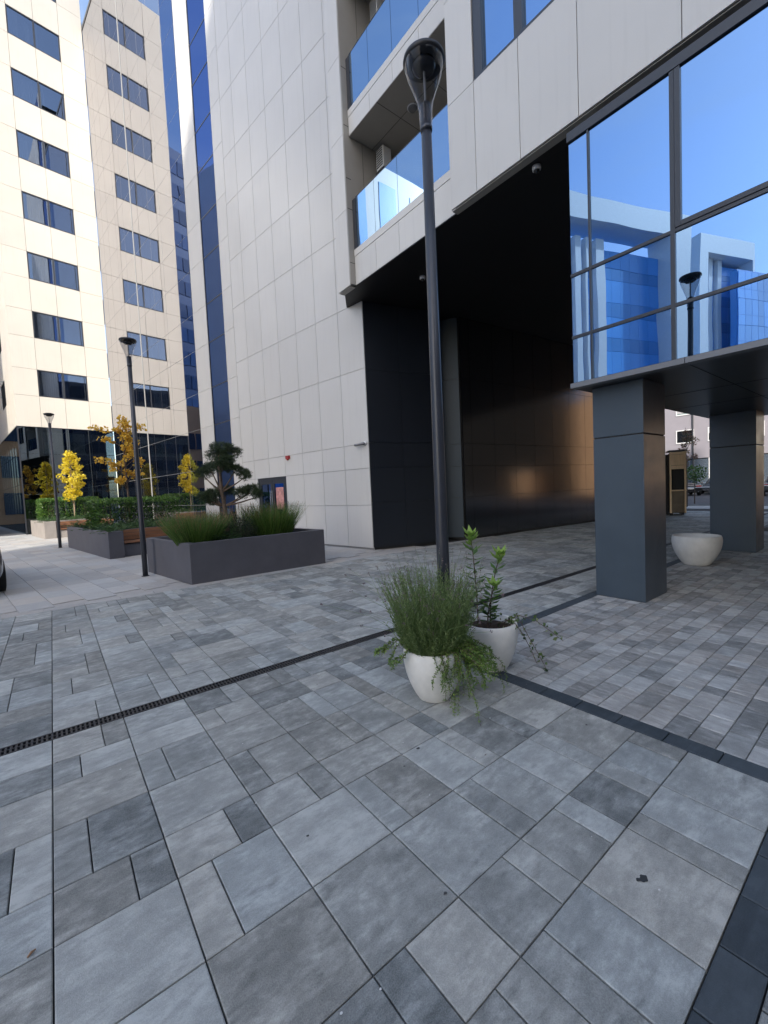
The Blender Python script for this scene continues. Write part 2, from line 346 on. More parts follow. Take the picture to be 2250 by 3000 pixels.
# splits read from the near stones: (stripe,row) -> fraction of the first stone, None = whole
KNOWN = {(0, 3): None, (0, 4): .66, (0, 5): .33, (0, 6): None, (0, 2): None, (1, 2): None, (1, 3): .33, (1, 4): .66, (1, 5): None, (1, 6): .33,
         (2, 2): None, (2, 3): None, (2, 4): .66, (2, 5): .33, (3, 0): .33, (3, 1): .66, (3, 2): None, (3, 3): .33, (4, 0): None, (4, 1): .66, (4, 2): .33,
         (5, 0): .33, (5, 1): .66, (5, 2): .66, (6, 0): None, (6, 1): .66, (6, 2): None}
pv = MB()
BX = 2.815
def clear_drain(y0, y1):
    """cut a course at the drain slot"""
    a, b = 3.65, 3.77
    out = []
    if y0 < a: out.append((y0, min(y1, a)))
    if y1 > b: out.append((max(y0, b), y1))
    return [q for q in out if q[1] - q[0] > .015]
for i in range(-24, 60):
    xa, xb = X0 + PX * i, X0 + PX * (i + 1)
    if xa > 22.6: break
    for r, (ya, yb) in enumerate(ROWS):
        if (i, r) in KNOWN: fr_ = KNOWN[(i, r)]
        else: fr_ = rnd.choice([None, None, .33, .66, .66])
        cells = [(xa, xb)] if fr_ is None else [(xa, xa + PX * fr_), (xa + PX * fr_, xb)]
        for (ca, cb) in cells:
            if cb > BX + .03 and yb < 2.95: continue
            yy0 = ya
            if cb > BX + .03 and ya < 2.91: yy0 = 2.91
            for (p0, p1) in clear_drain(yy0, yb):
                if cb - ca > .03: slab(pv, ca, cb, p0, p1)
for i in range(-24, 8):                                   # below the dark cross band
    xa = X0 + PX * i
    for k in range(5):
        slab(pv, xa, xa + PX, .278 - .41 * (k + 1), .278 - .41 * k)
pav = tag(pv.build('paving', M['paver']), 'grey multi format concrete paving stones of the court', 'paving', kind='structure')
st = MB()
c0 = (2.19 - .0, .74)
def blob(mb, cx, cy, r, z=.0022, n=18, sq=.7):
    mb.poly([(cx + math.cos(2 * math.pi * k / n) * r * rnd.uniform(.75, 1.15), cy + math.sin(2 * math.pi * k / n) * r * sq * rnd.uniform(.75, 1.15), z) for k in range(n)])
blob(st, 1.757, .668, .021); blob(st, 1.735, .680, .011)
st.build('stain', principled('oil_stain', (.03, .033, .035), .6), pav)
gum = MB()
for _ in range(34): blob(gum, rnd.uniform(.2, 3.6), rnd.uniform(.45, 3.4), rnd.uniform(.0025, .006), .0024, 8, .8)
gm = gum.build('pale_specks', principled('lime_speck', (.55, .55, .53), .8), pav); gm['kind'] = 'stuff'
gum = MB()
for _ in range(22): blob(gum, rnd.uniform(-.5, 4.5), rnd.uniform(.5, 6.5), rnd.uniform(.006, .016), .0023, 10, .8)
gm = gum.build('dark_specks', principled('gum_speck', (.05, .05, .05), .7), pav); gm['kind'] = 'stuff'
# dark bands
db = MB()
for k in range(60): slab(db, BX, 2.955, .41 + .137 * 2 * k * 1.0, .41 + .274 * (k + 1)) if .41 + .274 * (k + 1) < 2.8 else None
for k in range(60): slab(db, -9 + .274 * k, -9 + .274 * (k + 1), .278, .41) if -9 + .274 * (k + 1) < 2.96 else None
k = 0
while 2.955 + .274 * k < 22.4: slab(db, 2.955 + .274 * k, 2.955 + .274 * (k + 1), 2.775, 2.91); k += 1
tag(db.build('paving_band', M['paver_dark']), 'anthracite paver bands framing the paving fields', 'paving', kind='structure')
# small pavers
sp = MB()
yb = 2.775; r = 0
while yb > -2.2:
    ya = yb - .1365; x = 2.955
    while x < 15.2:
        w = rnd.choice([.137, .205, .205, .27])
        if x + w > 15.2 - .1: w = 15.2 - x + .0001
        if x < 4.5 or yb > -.3 or x < 9: slab(sp, x, x + w, ya, yb, gap=.005, ch=.005)
        x += w
    yb = ya; r += 1
tag(sp.build('small_paving', M['paver_small']), 'small grey block pavers laid in rows under the glazed bay', 'paving', kind='structure')
# pale field, laid along the tower (8.2 degrees off)
WD = R(8.2); cw, sw = math.cos(WD), math.sin(WD)
fp = MB()
def far_fr(p): return (p[0] * cw - p[1] * sw + 1.3, p[0] * sw + p[1] * cw + 8.0, p[2] + .001)
for iy in range(-3, 37):
    for ix in range(-30, 14):
        y0 = iy * .64; x0 = ix * .43
        pts = [far_fr(q) for q in ((x0, y0, 0), (x0 + .43, y0, 0), (x0, y0 + .64, 0), (x0 + .43, y0 + .64, 0))]
        if min(q[1] for q in pts) < 8.2: continue
        off = (ix % 2) * .21
        slab(fp, x0, x0 + .43, y0 + off, y0 + .64 + off, far_fr, gap=.006, ch=.004)
for i in range(-28, 22):                                  # edging course between both fields
    slab(fp, i * .5 - .2, i * .5 + .3, 8.195, 8.40, tone=.35 + rnd.random() * .2)
fp.tone = .4; fp.poly([(-13, 8.2, -.012), (8, 8.2, -.012), (6, 31, -.012), (-13, 31, -.012)])
tag(fp.build('pale_paving', M['paver_far']), 'pale grey slabs of the planted court beyond the darker paving', 'paving', kind='structure')
# street behind the passage
rd = MB()
rd.box(24.5, 27, -60, 60, -.05, -.0); 
tag(rd.build('pavement', M['paver_far']), 'pale pavement along the street beyond the passage', 'pavement', kind='structure')
rd = MB(); rd.poly([(27.15, -80, -.05), (37, -80, -.05), (37, 80, -.05), (27.15, 80, -.05)])
tag(rd.build('road', M['asphalt']), 'asphalt street with parked cars beyond the passage', 'road', kind='structure')
rd = MB(); rd.box(27, 27.15, -60, 60, -.05, .06); rd.box(46.5, 46.65, -60, 60, -.05, .04)
tag(rd.build('kerb', M['kerb']), 'pale kerb stones along the street', 'kerb', kind='structure')

# ------------------------------------------------------------------ drain channel
dr = thing('drain_channel', 'long black slotted drain channel crossing the grey paving', 'drain', (0, 3.71, 0))
d = MB()
d.box(-10, 22, -.058, -.046, -.04, .001); d.box(-10, 22, .046, .058, -.04, .001); d.box(-10, 22, -.005, .005, -.03, .0005)
d.build('frame_rail', M['iron'], dr)
d = MB(); x = -4.
while x < 21:
    d.box(x, x + .012, -.046, .046, -.03, -.0005); x += .027
d.build('slotted_grate', M['iron'], dr)

# ------------------------------------------------------------------ panels helper
def panels(mb, us, zs, depth_axis_fr, th=.03, gap=.012, skip=None):
    """flat panels in a grid; depth_axis_fr maps (depth, u, z) to mesh space, depth 0 = face"""
    for a in range(len(us) - 1):
        for b in range(len(zs) - 1):
            if skip and skip(us[a], us[a + 1], zs[b], zs[b + 1]): continue
            mb.tone = rnd.random()
            mb.box(0, th, us[a] + gap / 2, us[a + 1] - gap / 2, zs[b] + gap / 2, zs[b + 1] - gap / 2, depth_axis_fr)
    mb.tone = .5

# ------------------------------------------------------------------ white tower (W)
W0 = (6.69, 9.06, 0)
tw = thing('office_tower', 'tall white panelled office tower with blue glass strip and mirrored curtain wall', 'office building', W0, WD)
ZR = [.05, 1.21, 2.20, 2.86, 4.82, 6.53, 8.49, 10.20, 12.18, 13.78, 15.80, 17.5, 19.45, 21.1, 23.1, 24.75, 26.75, 28.4, 30.4, 32.1, 34.0]
UC = [0, .985, 1.97, 2.955, 3.94, 4.925, 5.91, 6.76]
w = MB()
panels(w, UC, ZR, None, skip=lambda a, b, c, d_: a > 3.9 and a < 5.9 and c < 2.1)
w.box(0, .03, 5.75, 5.904, .05, 2.194); 
ZS = [.05, 1.3, 2.82, 4.56, 6.07, 7.85, 9.36]
while ZS[-1] < 33: ZS += [ZS[-2] + 3.29, ZS[-1] + 3.29]
w.build('white_cladding', M['white'], tw)
w = MB(); panels(w, [6.766, 7.50], ZS, None); w.build('edge_cladding', M['white'], tw)
w = MB(); panels(w, [8.94, 10.18], ZS, None); w.build('white_fin', M['white'], tw)
w = MB(); w.box(.03, .05, 0, 3.93, 0, 34); w.box(.03, .05, 5.76, 7.5, 0, 34); w.box(.03, .05, 3.93, 5.76, 2.21, 34); w.box(.03, .05, 8.94, 10.18, 0, 34)
w.build('joint_backing', M['wjoint'], tw)
# blue glass strip
w = MB()
for a, b in zip(ZS, ZS[1:]):
    w.tone = rnd.random(); w.box(.03, .05, 7.5, 8.94, a + .02, b - .02)
gs = w.build('glass_strip', M['blue_glass'], tw)
w = MB()
for a in ZS: w.box(.022, .06, 7.53, 8.91, a - .02, a + .02)
w.box(.012, .07, 7.502, 7.53, .05, 34); w.box(.012, .07, 8.91, 8.938, .05, 34)
w.build('transom', M['frame'], gs)
# mirrored curtain wall, sheet by sheet
SM = [10.2, 11.5, 13.0, 14.4, 15.8, 16.75, 18.1, 19.5, 20.9, 21.95, 22.98]
ZM = [z for z in ZS if z < 30.0] + [30.18]
w = MB()
for a, b in zip(SM, SM[1:]):
    for c, d_ in zip(ZM, ZM[1:]):
        w.tone = rnd.random(); w.box(0, .02, a + .008, b - .008, c + .008, d_ - .008)
    if a == SM[0]: w.build('sky_tint_glazing', M['sky_tint_glass'], tw); w = MB()  # first sheets are the same mirror glass, bluer sky reflection put into their colour
cwall = w.build('curtain_wall', M['mirror_glass'], tw)
w = MB()
for a in SM[1:-1]: w.box(.005, .03, a - .008, a + .008, .05, 30.18)
w.box(-.02, .03, 16.72, 16.78, .05, 30.18)
for c in ZM[1:-1]: w.box(.004, .028, 10.2, 22.98, c - .010, c + .010)
w.build('mullion', principled('pale_mullion', (.30, .30, .29), .5), cwall)
w = MB(); w.box(-.02, .1, 10.2, 23.0, 30.19, 30.40)
w.build('parapet', M['frame'], tw)
# core
def wl(x, y):  # world -> tower local
    dx, dy = x - W0[0], y - W0[1]
    return (dx * cw + dy * sw, -dx * sw + dy * cw)
core = [(.052, .06), (.052, 22.98), (12, 22.98), wl(24, 12.5), wl(22.2, 7.45), wl(9.66, 8.46), wl(9.50, 9.02), wl(8.72, 9.02), wl(8.60, 8.62)]
w = MB(); w.prism(core[::-1], .0, 6.55)
core2 = [(.052, .02), (.052, 6.9), (.14, 7.48), (.14, 8.96), (.052, 9.0), (.052, 22.97), (12, 22.97), (12, .02)]
w.prism(core2[::-1], 6.56, 30.1); w.prism([(.06, .02), (.06, 10.2), (12, 10.2), (12, .02)][::-1], 30.11, 34.1)
w.build('wall_core', M['joint'], tw)
# dark cladding in the passage (first wall, pilaster, long wall)
def run_fr(p0, p1):
    dx, dy = p1[0] - p0[0], p1[1] - p0[1]; l = math.hypot(dx, dy); dx /= l; dy /= l
    a0 = wl(*p0)
    ldx, ldy = dx * cw + dy * sw, -dx * sw + dy * cw
    # depth goes to the left of travel (into the wall)
    return lambda p: (a0[0] + ldx * p[1] - ldy * p[0], a0[1] + ldy * p[1] + ldx * p[0], p[2]), l
ZP = [.07, 1.27, 2.20, 2.86, 4.76, 6.52]
w = MB()
fr, l = run_fr((6.70, 9.045), (8.62, 8.52)); panels(w, [0, .99, l], ZP, fr, gap=.008)
fr, l = run_fr((8.62, 8.52), (8.74, 9.0)); panels(w, [0, l], ZP, fr, gap=.008)
w.build('dark_cladding', M['char_panel'], tw)
w = MB()
fr, l = run_fr((9.36, 8.90), (9.63, 8.44)); panels(w, [0, l], ZP, fr, gap=.008)
w.build('pilaster', principled('pilaster_metal', (.022, .036, .050), .5, 0, .3), tw)
w = MB()
fr, l = run_fr((9.64, 8.36), (22.1, 7.30)); us = [0, .35]
while us[-1] < l - 1.0: us.append(us[-1] + .985)
us.append(l); panels(w, us, ZP, fr, gap=.008)
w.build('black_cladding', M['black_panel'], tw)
w = MB(); fr, l = run_fr((6.74, 9.06), (8.62, 8.55)); w.box(.02, .05, 0, l, 0, .075, fr); fr, l = run_fr((9.64, 8.40), (22.1, 7.34)); w.box(.02, .05, 0, l, 0, .075, fr)
w.box(.035, .05, .05, 10.1, 0.0, .048)
w.build('plinth', M['joint'], tw)
# door
dw = MB(); dw.box(.02, .08, 3.945, 5.745, 2.12, 2.19); dw.box(.02, .08, 3.945, 4.02, .03, 2.12); dw.box(.02, .08, 5.67, 5.745, .03, 2.12)
door = dw.build('door', M['frame'], tw)
for a, b in ((4.025, 4.835), (4.85, 5.665)):
    q = MB(); q.box(.03, .07, a, a + .11, .04, 2.115); q.box(.03, .07, b - .11, b, .04, 2.115); q.box(.03, .07, a + .11, b - .11, 1.98, 2.115); q.box(.03, .07, a + .11, b - .11, .04, .25)
    q.build('door_leaf', M['frame'], door)
    q = MB(); q.tone = rnd.random(); q.box(.05, .06, a + .112, b - .112, .252, 1.978); q.build('door_pane', M['blue_glass'], door)
q = MB(); q.box(.044, .049, 4.20, 4.66, 1.1, 1.85); q.build('poster', M['paper'], door)
for u in (4.79, 4.90):
    q = MB(); q.tube([(-.03, u, .85), (-.03, u, 1.75)], .016, 8); q.box(-.03, .03, u - .01, u + .01, .9, .92); q.box(-.03, .03, u - .01, u + .01, 1.68, 1.70); q.build('handle', M['chrome'], door)

# things on the tower wall
def wpt(dep, s_, z): return (W0[0] + dep * cw - s_ * sw, W0[1] + dep * sw + s_ * cw, z)
o = thing('alarm_siren', 'small dark red alarm siren on the white wall above the door', 'alarm', wpt(0, 3.72, 2.80), WD)
q = MB(); q.prism([(-.09, -.07), (0, -.09), (0, .09), (-.09, .07)], -.06, .05); bevel(q.build('housing', M['siren'], o), .01)
q = MB(); q.tube([(-.05, 0, -.06), (-.05, 0, -.10)], [.04, .025], 10); q.build('lens', M['red'], o, True)
o = thing('security_camera', 'grey bullet security camera on bracket at the white wall corner', 'security camera', wpt(0, .12, 2.87), WD)
q = MB(); q.tube([(0, 0, 0), (-.03, 0, 0)], .05, 14); q.tube([(-.03, 0, 0), (-.09, .03, -.01)], .018, 8); q.build('bracket', M['alu'], o, True)
q = MB(); q.tube([(-.09, -.04, -.02), (-.10, .30, -.035)], .036, 14); q.build('camera_body', M['ledge'], o, True)
q = MB(); q.tube([(-.10, .30, -.035), (-.1, .312, -.035)], .030, 14); q.build('lens', M['carglass'], o, True)

# ------------------------------------------------------------------ cream wing (E)
E0 = (-1.226, 31.17, 0)
ew = thing('hotel_wing', 'sunlit cream panelled wing with a column of ribbon windows over dark storefront glass', 'building', E0, WD)
efr = lambda p: (p[1], p[0], p[2])            # (depth,u,z) -> local x=u, y=depth
TE = [0, 1.11, 2.30, 3.49, 4.665]
ZE = [6.10]
n = 0
while 7.85 + 3.29 * n < 34: ZE += [7.85 + 3.29 * n, 9.36 + 3.29 * n]; n += 1
ZE = [z for z in ZE if z < 34.2] + [34.5]
w = MB()
def iswin(a, b, c, d_): return 1.0 < a < 3.0 and abs(((c - 7.85) / 3.29) - round((c - 7.85) / 3.29)) < .01 and c > 7 and c < 32
panels(w, TE, ZE, efr, skip=iswin, gap=.014)
# return face on the -x side
lfr = lambda p: (p[0], p[1], p[2])
UL = [.035 + 1.2 * i for i in range(16)]
panels(w, UL, ZE, lfr, gap=.014, skip=lambda a, b, c, d_: 3.5 < a < 6 and abs(((c - 7.85) / 3.29) - round((c - 7.85) / 3.29)) < .01 and c < 32)
w.build('cream_cladding', M['cream'], ew)
w = MB(); w.box(.035, 4.7, .9, 12, 6.09, 34.4); w.box(.9, 4.7, .04, .9, 6.09, 7.7)
for n in range(8): w.box(.035, 4.7, .06, .9, 9.5 + 3.29 * n, min(34.4, 11.0 + 3.29 * n))
w.box(.035, 1.05, .04, .9, 6.09, 34.4); w.box(3.55, 4.66, .04, .9, 6.09, 34.4); w.box(.035, 4.66, .05, .9, 6.09, 7.8)
w.box(.035, .9, .9, 18, 6.09, 34.4)
w.build('joint_backing', M['dark_room'], ew)
# windows
def make_window():
    fb = MB(); x0, x1, z0, z1 = 1.115, 3.485, 0.005, 1.505
    for q in ((x0, x1, z0, z0 + .05), (x0, x1, z1 - .05, z1), (x0, x0 + .05, z0 + .05, z1 - .05), (x1 - .05, x1, z0 + .05, z1 - .05), (2.26, 2.34, z0 + .05, z1 - .05)):
        fb.box(q[0], q[1], .012, .09, q[2], q[3])
    return fb, x0, x1, z0, z1
for n in range(8):
    fb, x0, x1, z0, z1 = make_window()
    wo = fb.build('window', M['frame'], ew, loc=(0, 0, 7.85 + 3.29 * n))
    for a, b in ((1.165, 2.26), (2.34, 3.435)):
        q = MB(); q.tone = rnd.random(); q.box(a, b, .045, .055, .055, 1.455); q.build('pane', M['win_glass'], wo)
    q = MB(); cx = 1.17
    for (a, b) in ((1.2, 1.2 + rnd.uniform(.25, .8)), (1.9, 1.9 + rnd.uniform(.1, .35)), (2.36, 2.36 + rnd.uniform(.05, .2))):
        u = a
        while u < b:
            q.poly([(u, .20, .02), (u + .05, .24, .02), (u + .05, .24, 1.48), (u, .20, 1.48)]); q.poly([(u + .05, .24, .02), (u + .1, .20, .02), (u + .1, .20, 1.48), (u + .05, .24, 1.48)]); u += .1
    q.build('curtain', M['curtain'], wo)
for n in (1, 3):
    q = MB(); q.tone = rnd.random(); q.box(.04, .06, 3.64, 6.03, 7.85 + 3.29 * n, 9.36 + 3.29 * n); q.build('side_window', M['blue_glass'], ew)
for n in range(8):
    q = MB(); q.box(.07, .09, 3.6, 6.1, 7.8 + 3.29 * n, 9.4 + 3.29 * n); q.build('room_screen', M['dark_room'], ew)
# storefront: sheets, mullions, rooms behind
q = MB()
sx = [0.03, 1.12, 2.29, 3.47, 4.665]; sz = [.06, 2.36, 2.84, 4.57, 6.08]
for a, b in zip(sx, sx[1:]):
    for c, d_ in zip(sz, sz[1:]):
        q.tone = rnd.random(); q.box(a + .006, b - .006, .02, .035, c + .006, d_ - .006)
for a, b in zip(UL[:-1], UL[1:]):
    for c, d_ in zip(sz, sz[1:]):
        q.tone = rnd.random(); q.box(.02, .035, a + .006, b - .006, c + .006, d_ - .006)
sf = q.build('storefront', M['store_glass'], ew)
q = MB()
for a in sx[1:-1]: q.box(a - .02, a + .02, .037, .10, .06, 6.08)
for c in sz[1:-1]: q.box(.05, 4.66, .037, .06, c - .014, c + .014); q.box(.037, .06, .05, 18, c - .014, c + .014)
q.box(.0, .06, .0, .06, .0, 6.08)
for a in UL[1:-1]: q.box(.037, .08, a - .015, a + .015, .06, 6.08)
q.build('mullion', M['frame'], sf)
q = MB(); q.box(.1, 4.6, 1.6, 1.7, .05, 6.05); q.box(.1, 4.6, .2, 1.6, 3.05, 3.25); q.box(.1, 4.6, .1, 1.6, -.01, .03)
q.build('room_interior', M['dark_room'], sf)
for a in ((1.2, 2.25, .9, .95, 4.65, 5.95), (2.35, 3.3, .9, .95, 4.65, 5.95), (1.35, 2.0, 1.45, 1.5, .1, 2.3), (2.6, 3.1, 1.4, 1.45, .6, 2.6), (4.0, 4.3, .8, .85, .1, 2.8)):
    q = MB(); q.box(*a); q.build('inner_wall', M['inner_white'], sf)
for a in ((3.2, 3.4, .4, .6, .05, 3.0), (2.2, 2.34, .3, .44, .05, 3.0)):
    q = MB(); q.box(*a); q.build('inner_column', M['inner_white'], sf)

# ------------------------------------------------------------------ grey-white block with balconies (F)
FX = 5.95
ob = thing('office_block', 'overhanging pale grey office block with glass balconies above a black passage', 'office building', (FX, 0, 0))
ffr = lambda p: (p[0], p[1], p[2])
w = MB()
YJ = [5.25, 4.67, 3.83, 2.93, 1.74, .3, -1.2, -2.7, -4.2, -5.7, -7.2, -8.7, -10.2, -11.7, -13.2, -14.7, -16.2, -17.7, -19.2, -20.7, -22.2, -23.7]
YJ = YJ[::-1]
ZF = [6.515, 8.27, 9.97, 11.72, 13.42, 15.17, 16.87, 18.62, 20.32, 22.1]
def fwin(a, b, c, d_): return a < 4.6 and any(abs(c - (8.27 + 3.45 * k)) < .02 for k in range(4))
panels(w, YJ, ZF, ffr, skip=fwin, gap=.010, th=.03)
# grey soffit return and jamb
w.build('fascia_cladding', M['grey_white'], ob)
w = MB(); panels(w, [8.50, 9.02], ZF, ffr, gap=.010); w.build('corner_pier', M['grey_white'], ob)
w = MB(); w.box(.032, .17, -23.7, 5.25, 6.5, 6.512); 
y = 5.25
w.box(.03, 1.7, 8.50, 8.53, 6.56, 22.1); w.box(.03, .17, 8.53, 9.0, 6.5, 6.512)
for k in range(4): w.box(.17, 1.68, 5.3, 8.49, 9.985 + 3.45 * k, 9.998 + 3.45 * k)
w.box(1.66, 1.69, 5.3, 8.49, 6.56, 22)
w.build('taupe_lining', M['taupe'], ob)
# recess joints: thin shadow gaps on jamb
w = MB()
for z in (7.05, 8.3, 9.0, 10.2, 11.5): w.box(.035, .175, 8.496, 8.499, z, z + .012)
w.box(.55, .556, 8.496, 8.499, 6.6, 22)
for k in range(4):
    w.box(.17, 1.66, 6.35, 6.358, 9.981 + 3.45 * k, 9.984 + 3.45 * k); w.box(.17, 1.66, 7.4, 7.408, 9.981 + 3.45 * k, 9.984 + 3.45 * k); w.box(.85, .858, 5.3, 8.49, 9.980 + 3.45 * k, 9.983 + 3.45 * k)
w.build('shadow_gap', M['joint'], ob)
w = MB(); w.box(1.70, 16, 5.27, 8.98, 6.56, 22.05); w.box(.14, 16, -24, 5.26, 6.56, 22.05); w.box(.04, 16, 8.54, 9.0, 6.56, 22.05)
w.build('wall_core', M['wjoint'], ob)
w = MB(); w.box(.17, 16.2, -24, 8.9, 6.53, 6.552)
w.prism([(.17, 8.9), (16.2, 8.9), (16.2, 9.6), (.62, 9.6), (.17, 8.99)][::-1], 6.53, 6.552)
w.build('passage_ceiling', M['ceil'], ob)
# balconies
for k in range(4):
    zb = 6.535 if k == 0 else 10.0 + 3.45 * (k - 1)
    zt = 7.37 if k == 0 else 10.56 + 3.45 * (k - 1)
    q = MB()
    ys = [5.262, 6.06, 6.86, 7.66, 8.49]
    for a, b in zip(ys, ys[1:]):
        q.tone = rnd.random(); q.box(.17, .20, a + .004, b - .004, zb + .004, zt - .16); 
    q.tone = .6; q.box(.165, .23, 5.262, 8.49, zt - .15, zt)
    q.box(.21, 1.66, 5.28, 8.48, zb + .02, zt - .1)
    bo = q.build('balcony', M['grey_white'], ob)
    q = MB()
    ys = [5.27, 6.05, 6.85, 7.65, 8.36]
    for a, b in zip(ys, ys[1:]):
        q.tone = rnd.random(); q.box(.178, .192, a + .005, b - .005, zt + .01, zt + 1.15)
    q.build('balcony_glass', M['balc_glass'], bo)
    q = MB(); q.box(.172, .198, 8.365, 8.488, zt + .002, zt + 1.15); q.box(.174, .198, 5.265, 8.36, zt + 1.152, zt + 1.166); q.build('balcony_rail', M['frame'], bo)
# windows in fascia
for k in range(4):
    z0, z1 = 8.28 + 3.45 * k, 9.96 + 3.45 * k
    ys = [4.66, 3.83, 2.93, 1.74, .3, -1.2, -2.7, -4.2]
    q = MB()
    q.box(.02, .12, -23.7, 4.66, z0, z0 + .05); q.box(.02, .12, -23.7, 4.66, z1 - .05, z1); q.box(.02, .13, 4.50, 4.66, z0 + .05, z1 - .05)
    for y in ys[1:]: q.box(.02, .13, y - .07, y + .07, z0 + .05, z1 - .05)
    wn = q.build('window', M['frame'], ob)
    for a, b in zip(ys, ys[1:]):
        q = MB(); q.tone = rnd.random(); q.box(.08, .09, b + .07, a - (.07 if a < 4.6 else .16), z0 + .05, z1 - .05); q.build('pane', M['bay_glass'], wn)
# glazed bay
GX = 5.6 - FX
q = MB()
ym = [2.90, 2.645, 1.735, .83, -.08, -.99, -1.9, -2.8, -3.7, -4.6]
zm = [2.91, 3.50, 4.30, 5.98]
for a, b in zip(ym, ym[1:]):
    for c, d_ in zip(zm, zm[1:]):
        q.tone = rnd.random(); q.box(GX, GX + .02, b + .002, a - .002, c + .002, d_ - .002)
bay = q.build('glazed_bay', M['bay_glass'], ob)
q = MB()
for y, wd_ in zip(ym[1:], (.011, .022, .02, .02, .02, .02, .02, .02, .02)): q.box(GX - .022, GX + .03, y - wd_, y + wd_, 2.90, 5.98)
for z in zm[1:3]: q.box(GX - .018, GX + .03, -4.6, 2.9, z - .018, z + .018)
q.box(GX - .028, GX + .03, 1.655, 1.708, 4.325, 5.975); q.box(GX - .028, GX + .03, -.0, 1.652, 4.325, 4.375)
q.build('mullion', M['frame'], bay)
q = MB(); q.box(GX - .03, GX + .05, -4.62, 2.91, 5.985, 6.10); q.box(GX + .05, 6.3, -4.62, 2.905, 6.06, 6.12); q.box(GX + .022, 6.3, 2.885, 2.905, 2.9, 6.06)
q.build('bay_frame', M['frame'], ob)
q = MB(); q.box(GX - .04, GX + .10, -4.62, 1.622, 2.838, 2.90); q.box(GX - .04, GX + .10, 1.63, 2.925, 2.838, 2.90); q.build('bay_ledge', M['ledge'], ob)
q = MB(); q.box(GX + .101, 6.4, -4.62, 2.92, 2.842, 2.88); q.build('bay_soffit', principled('soffit_dark', (.012, .013, .016), .28, var=.1), ob)
q = MB()
for y in (1.62, .35, -1.0): q.box(GX + .1, 6.3, y - .004, y + .004, 2.8385, 2.8415)
for x in (1.6, 3.2): q.box(x - .004, x + .004, -4.6, 2.9, 2.8385, 2.8412)
q.build('soffit_joint', M['joint'], ob)
q = MB(); q.box(GX + .3, GX + .34, -4.5, 2.8, 2.95, 6.0); q.build('bay_interior', M['dark_room'], ob)
q = MB(); q.box(.9, 4.6, -5.2, .25, 0, 2.83); q.build('shade_wall', M['char_panel'], ob)  # unseen wall added to keep light off the column sides
# columns
for (x0, x1, y0, y1) in ((5.885, 6.61, 2.165, 2.79), (11.02, 11.70, 2.035, 2.79), (5.885, 6.6, -3.2, -2.55), (11.02, 11.7, -3.2, -2.5)):
    q = MB(); q.box(x0 - FX, x1 - FX, y0, y1, .006, 2.155); q.box(x0 - FX, x1 - FX, y0, y1, 2.17, 2.84)
    c_ = q.build('column', M['column'], ob); bevel(c_, .004, 2)
    q = MB(); q.box(x0 - FX + .012, x1 - FX - .012, y0 + .012, y1 - .012, .0, 2.838); q.build('column_core', M['joint'], c_)

# things hung on the block
for (p, lab) in (((6.30, 3.78, 6.53), 'white dome camera on black ceiling between lamp post and glazed bay'), ((7.16, 7.27, 6.53), 'white dome camera on black ceiling just left of the lamp post')):
    o = thing('dome_camera', lab, 'security camera', p, 0, 'dome cameras under the passage ceiling')
    q = MB(); q.lathe([(.065, 0), (.068, -.03), (.062, -.06), (.05, -.065)], 20); q.build('housing', M['alu'], o, True)
    q = MB(); q.lathe([(.048, -.06), (.045, -.085), (.03, -.105), (.008, -.112)], 20); q.build('dome', M['carglass'], o, True)
o = thing('ceiling_light', 'round frosted light under the lower balcony ceiling', 'light', (6.85, 7.05, 9.985))
q = MB(); q.lathe([(.10, 0), (.105, -.02), (.085, -.045), (.02, -.055)], 24); q.build('diffuser', M['ledge'], o, True)
q = MB(); q.lathe([(.12, 0), (.12, -.015), (.107, -.016)], 24); q.build('base_ring', M['alu'], o, True)
for k, lab in enumerate(('white air conditioner unit on the lower balcony back wall', 'white air conditioner unit on the upper balcony, nearly hidden by blue glass')):
    o = thing('air_conditioner', lab, 'air conditioner', (6.87, 8.15, 9.45 + 3.45 * k), 0, 'air conditioners on the balconies')
    q = MB(); q.box(0, .26, 0, .28, 0, .48); bevel(q.build('casing', M['alu'], o), .012)
    q = MB(); q.box(-.012, -.002, .03, .25, .04, .44); q.build('grille', M['frame'], o)
    q = MB()
    for z in range(7): q.box(-.02, -.013, .03, .25, .06 + z * .055, .075 + z * .055)
    q.build('grille_bars', M['alu'], o)
    q = MB(); q.box(.02, .05, .02, .34, -.05, -.002); q.build('bracket', M['frame'], o)
    q = MB(); q.box(.21, .24, .02, .34, -.05, -.002); q.build('bracket', M['frame'], o)

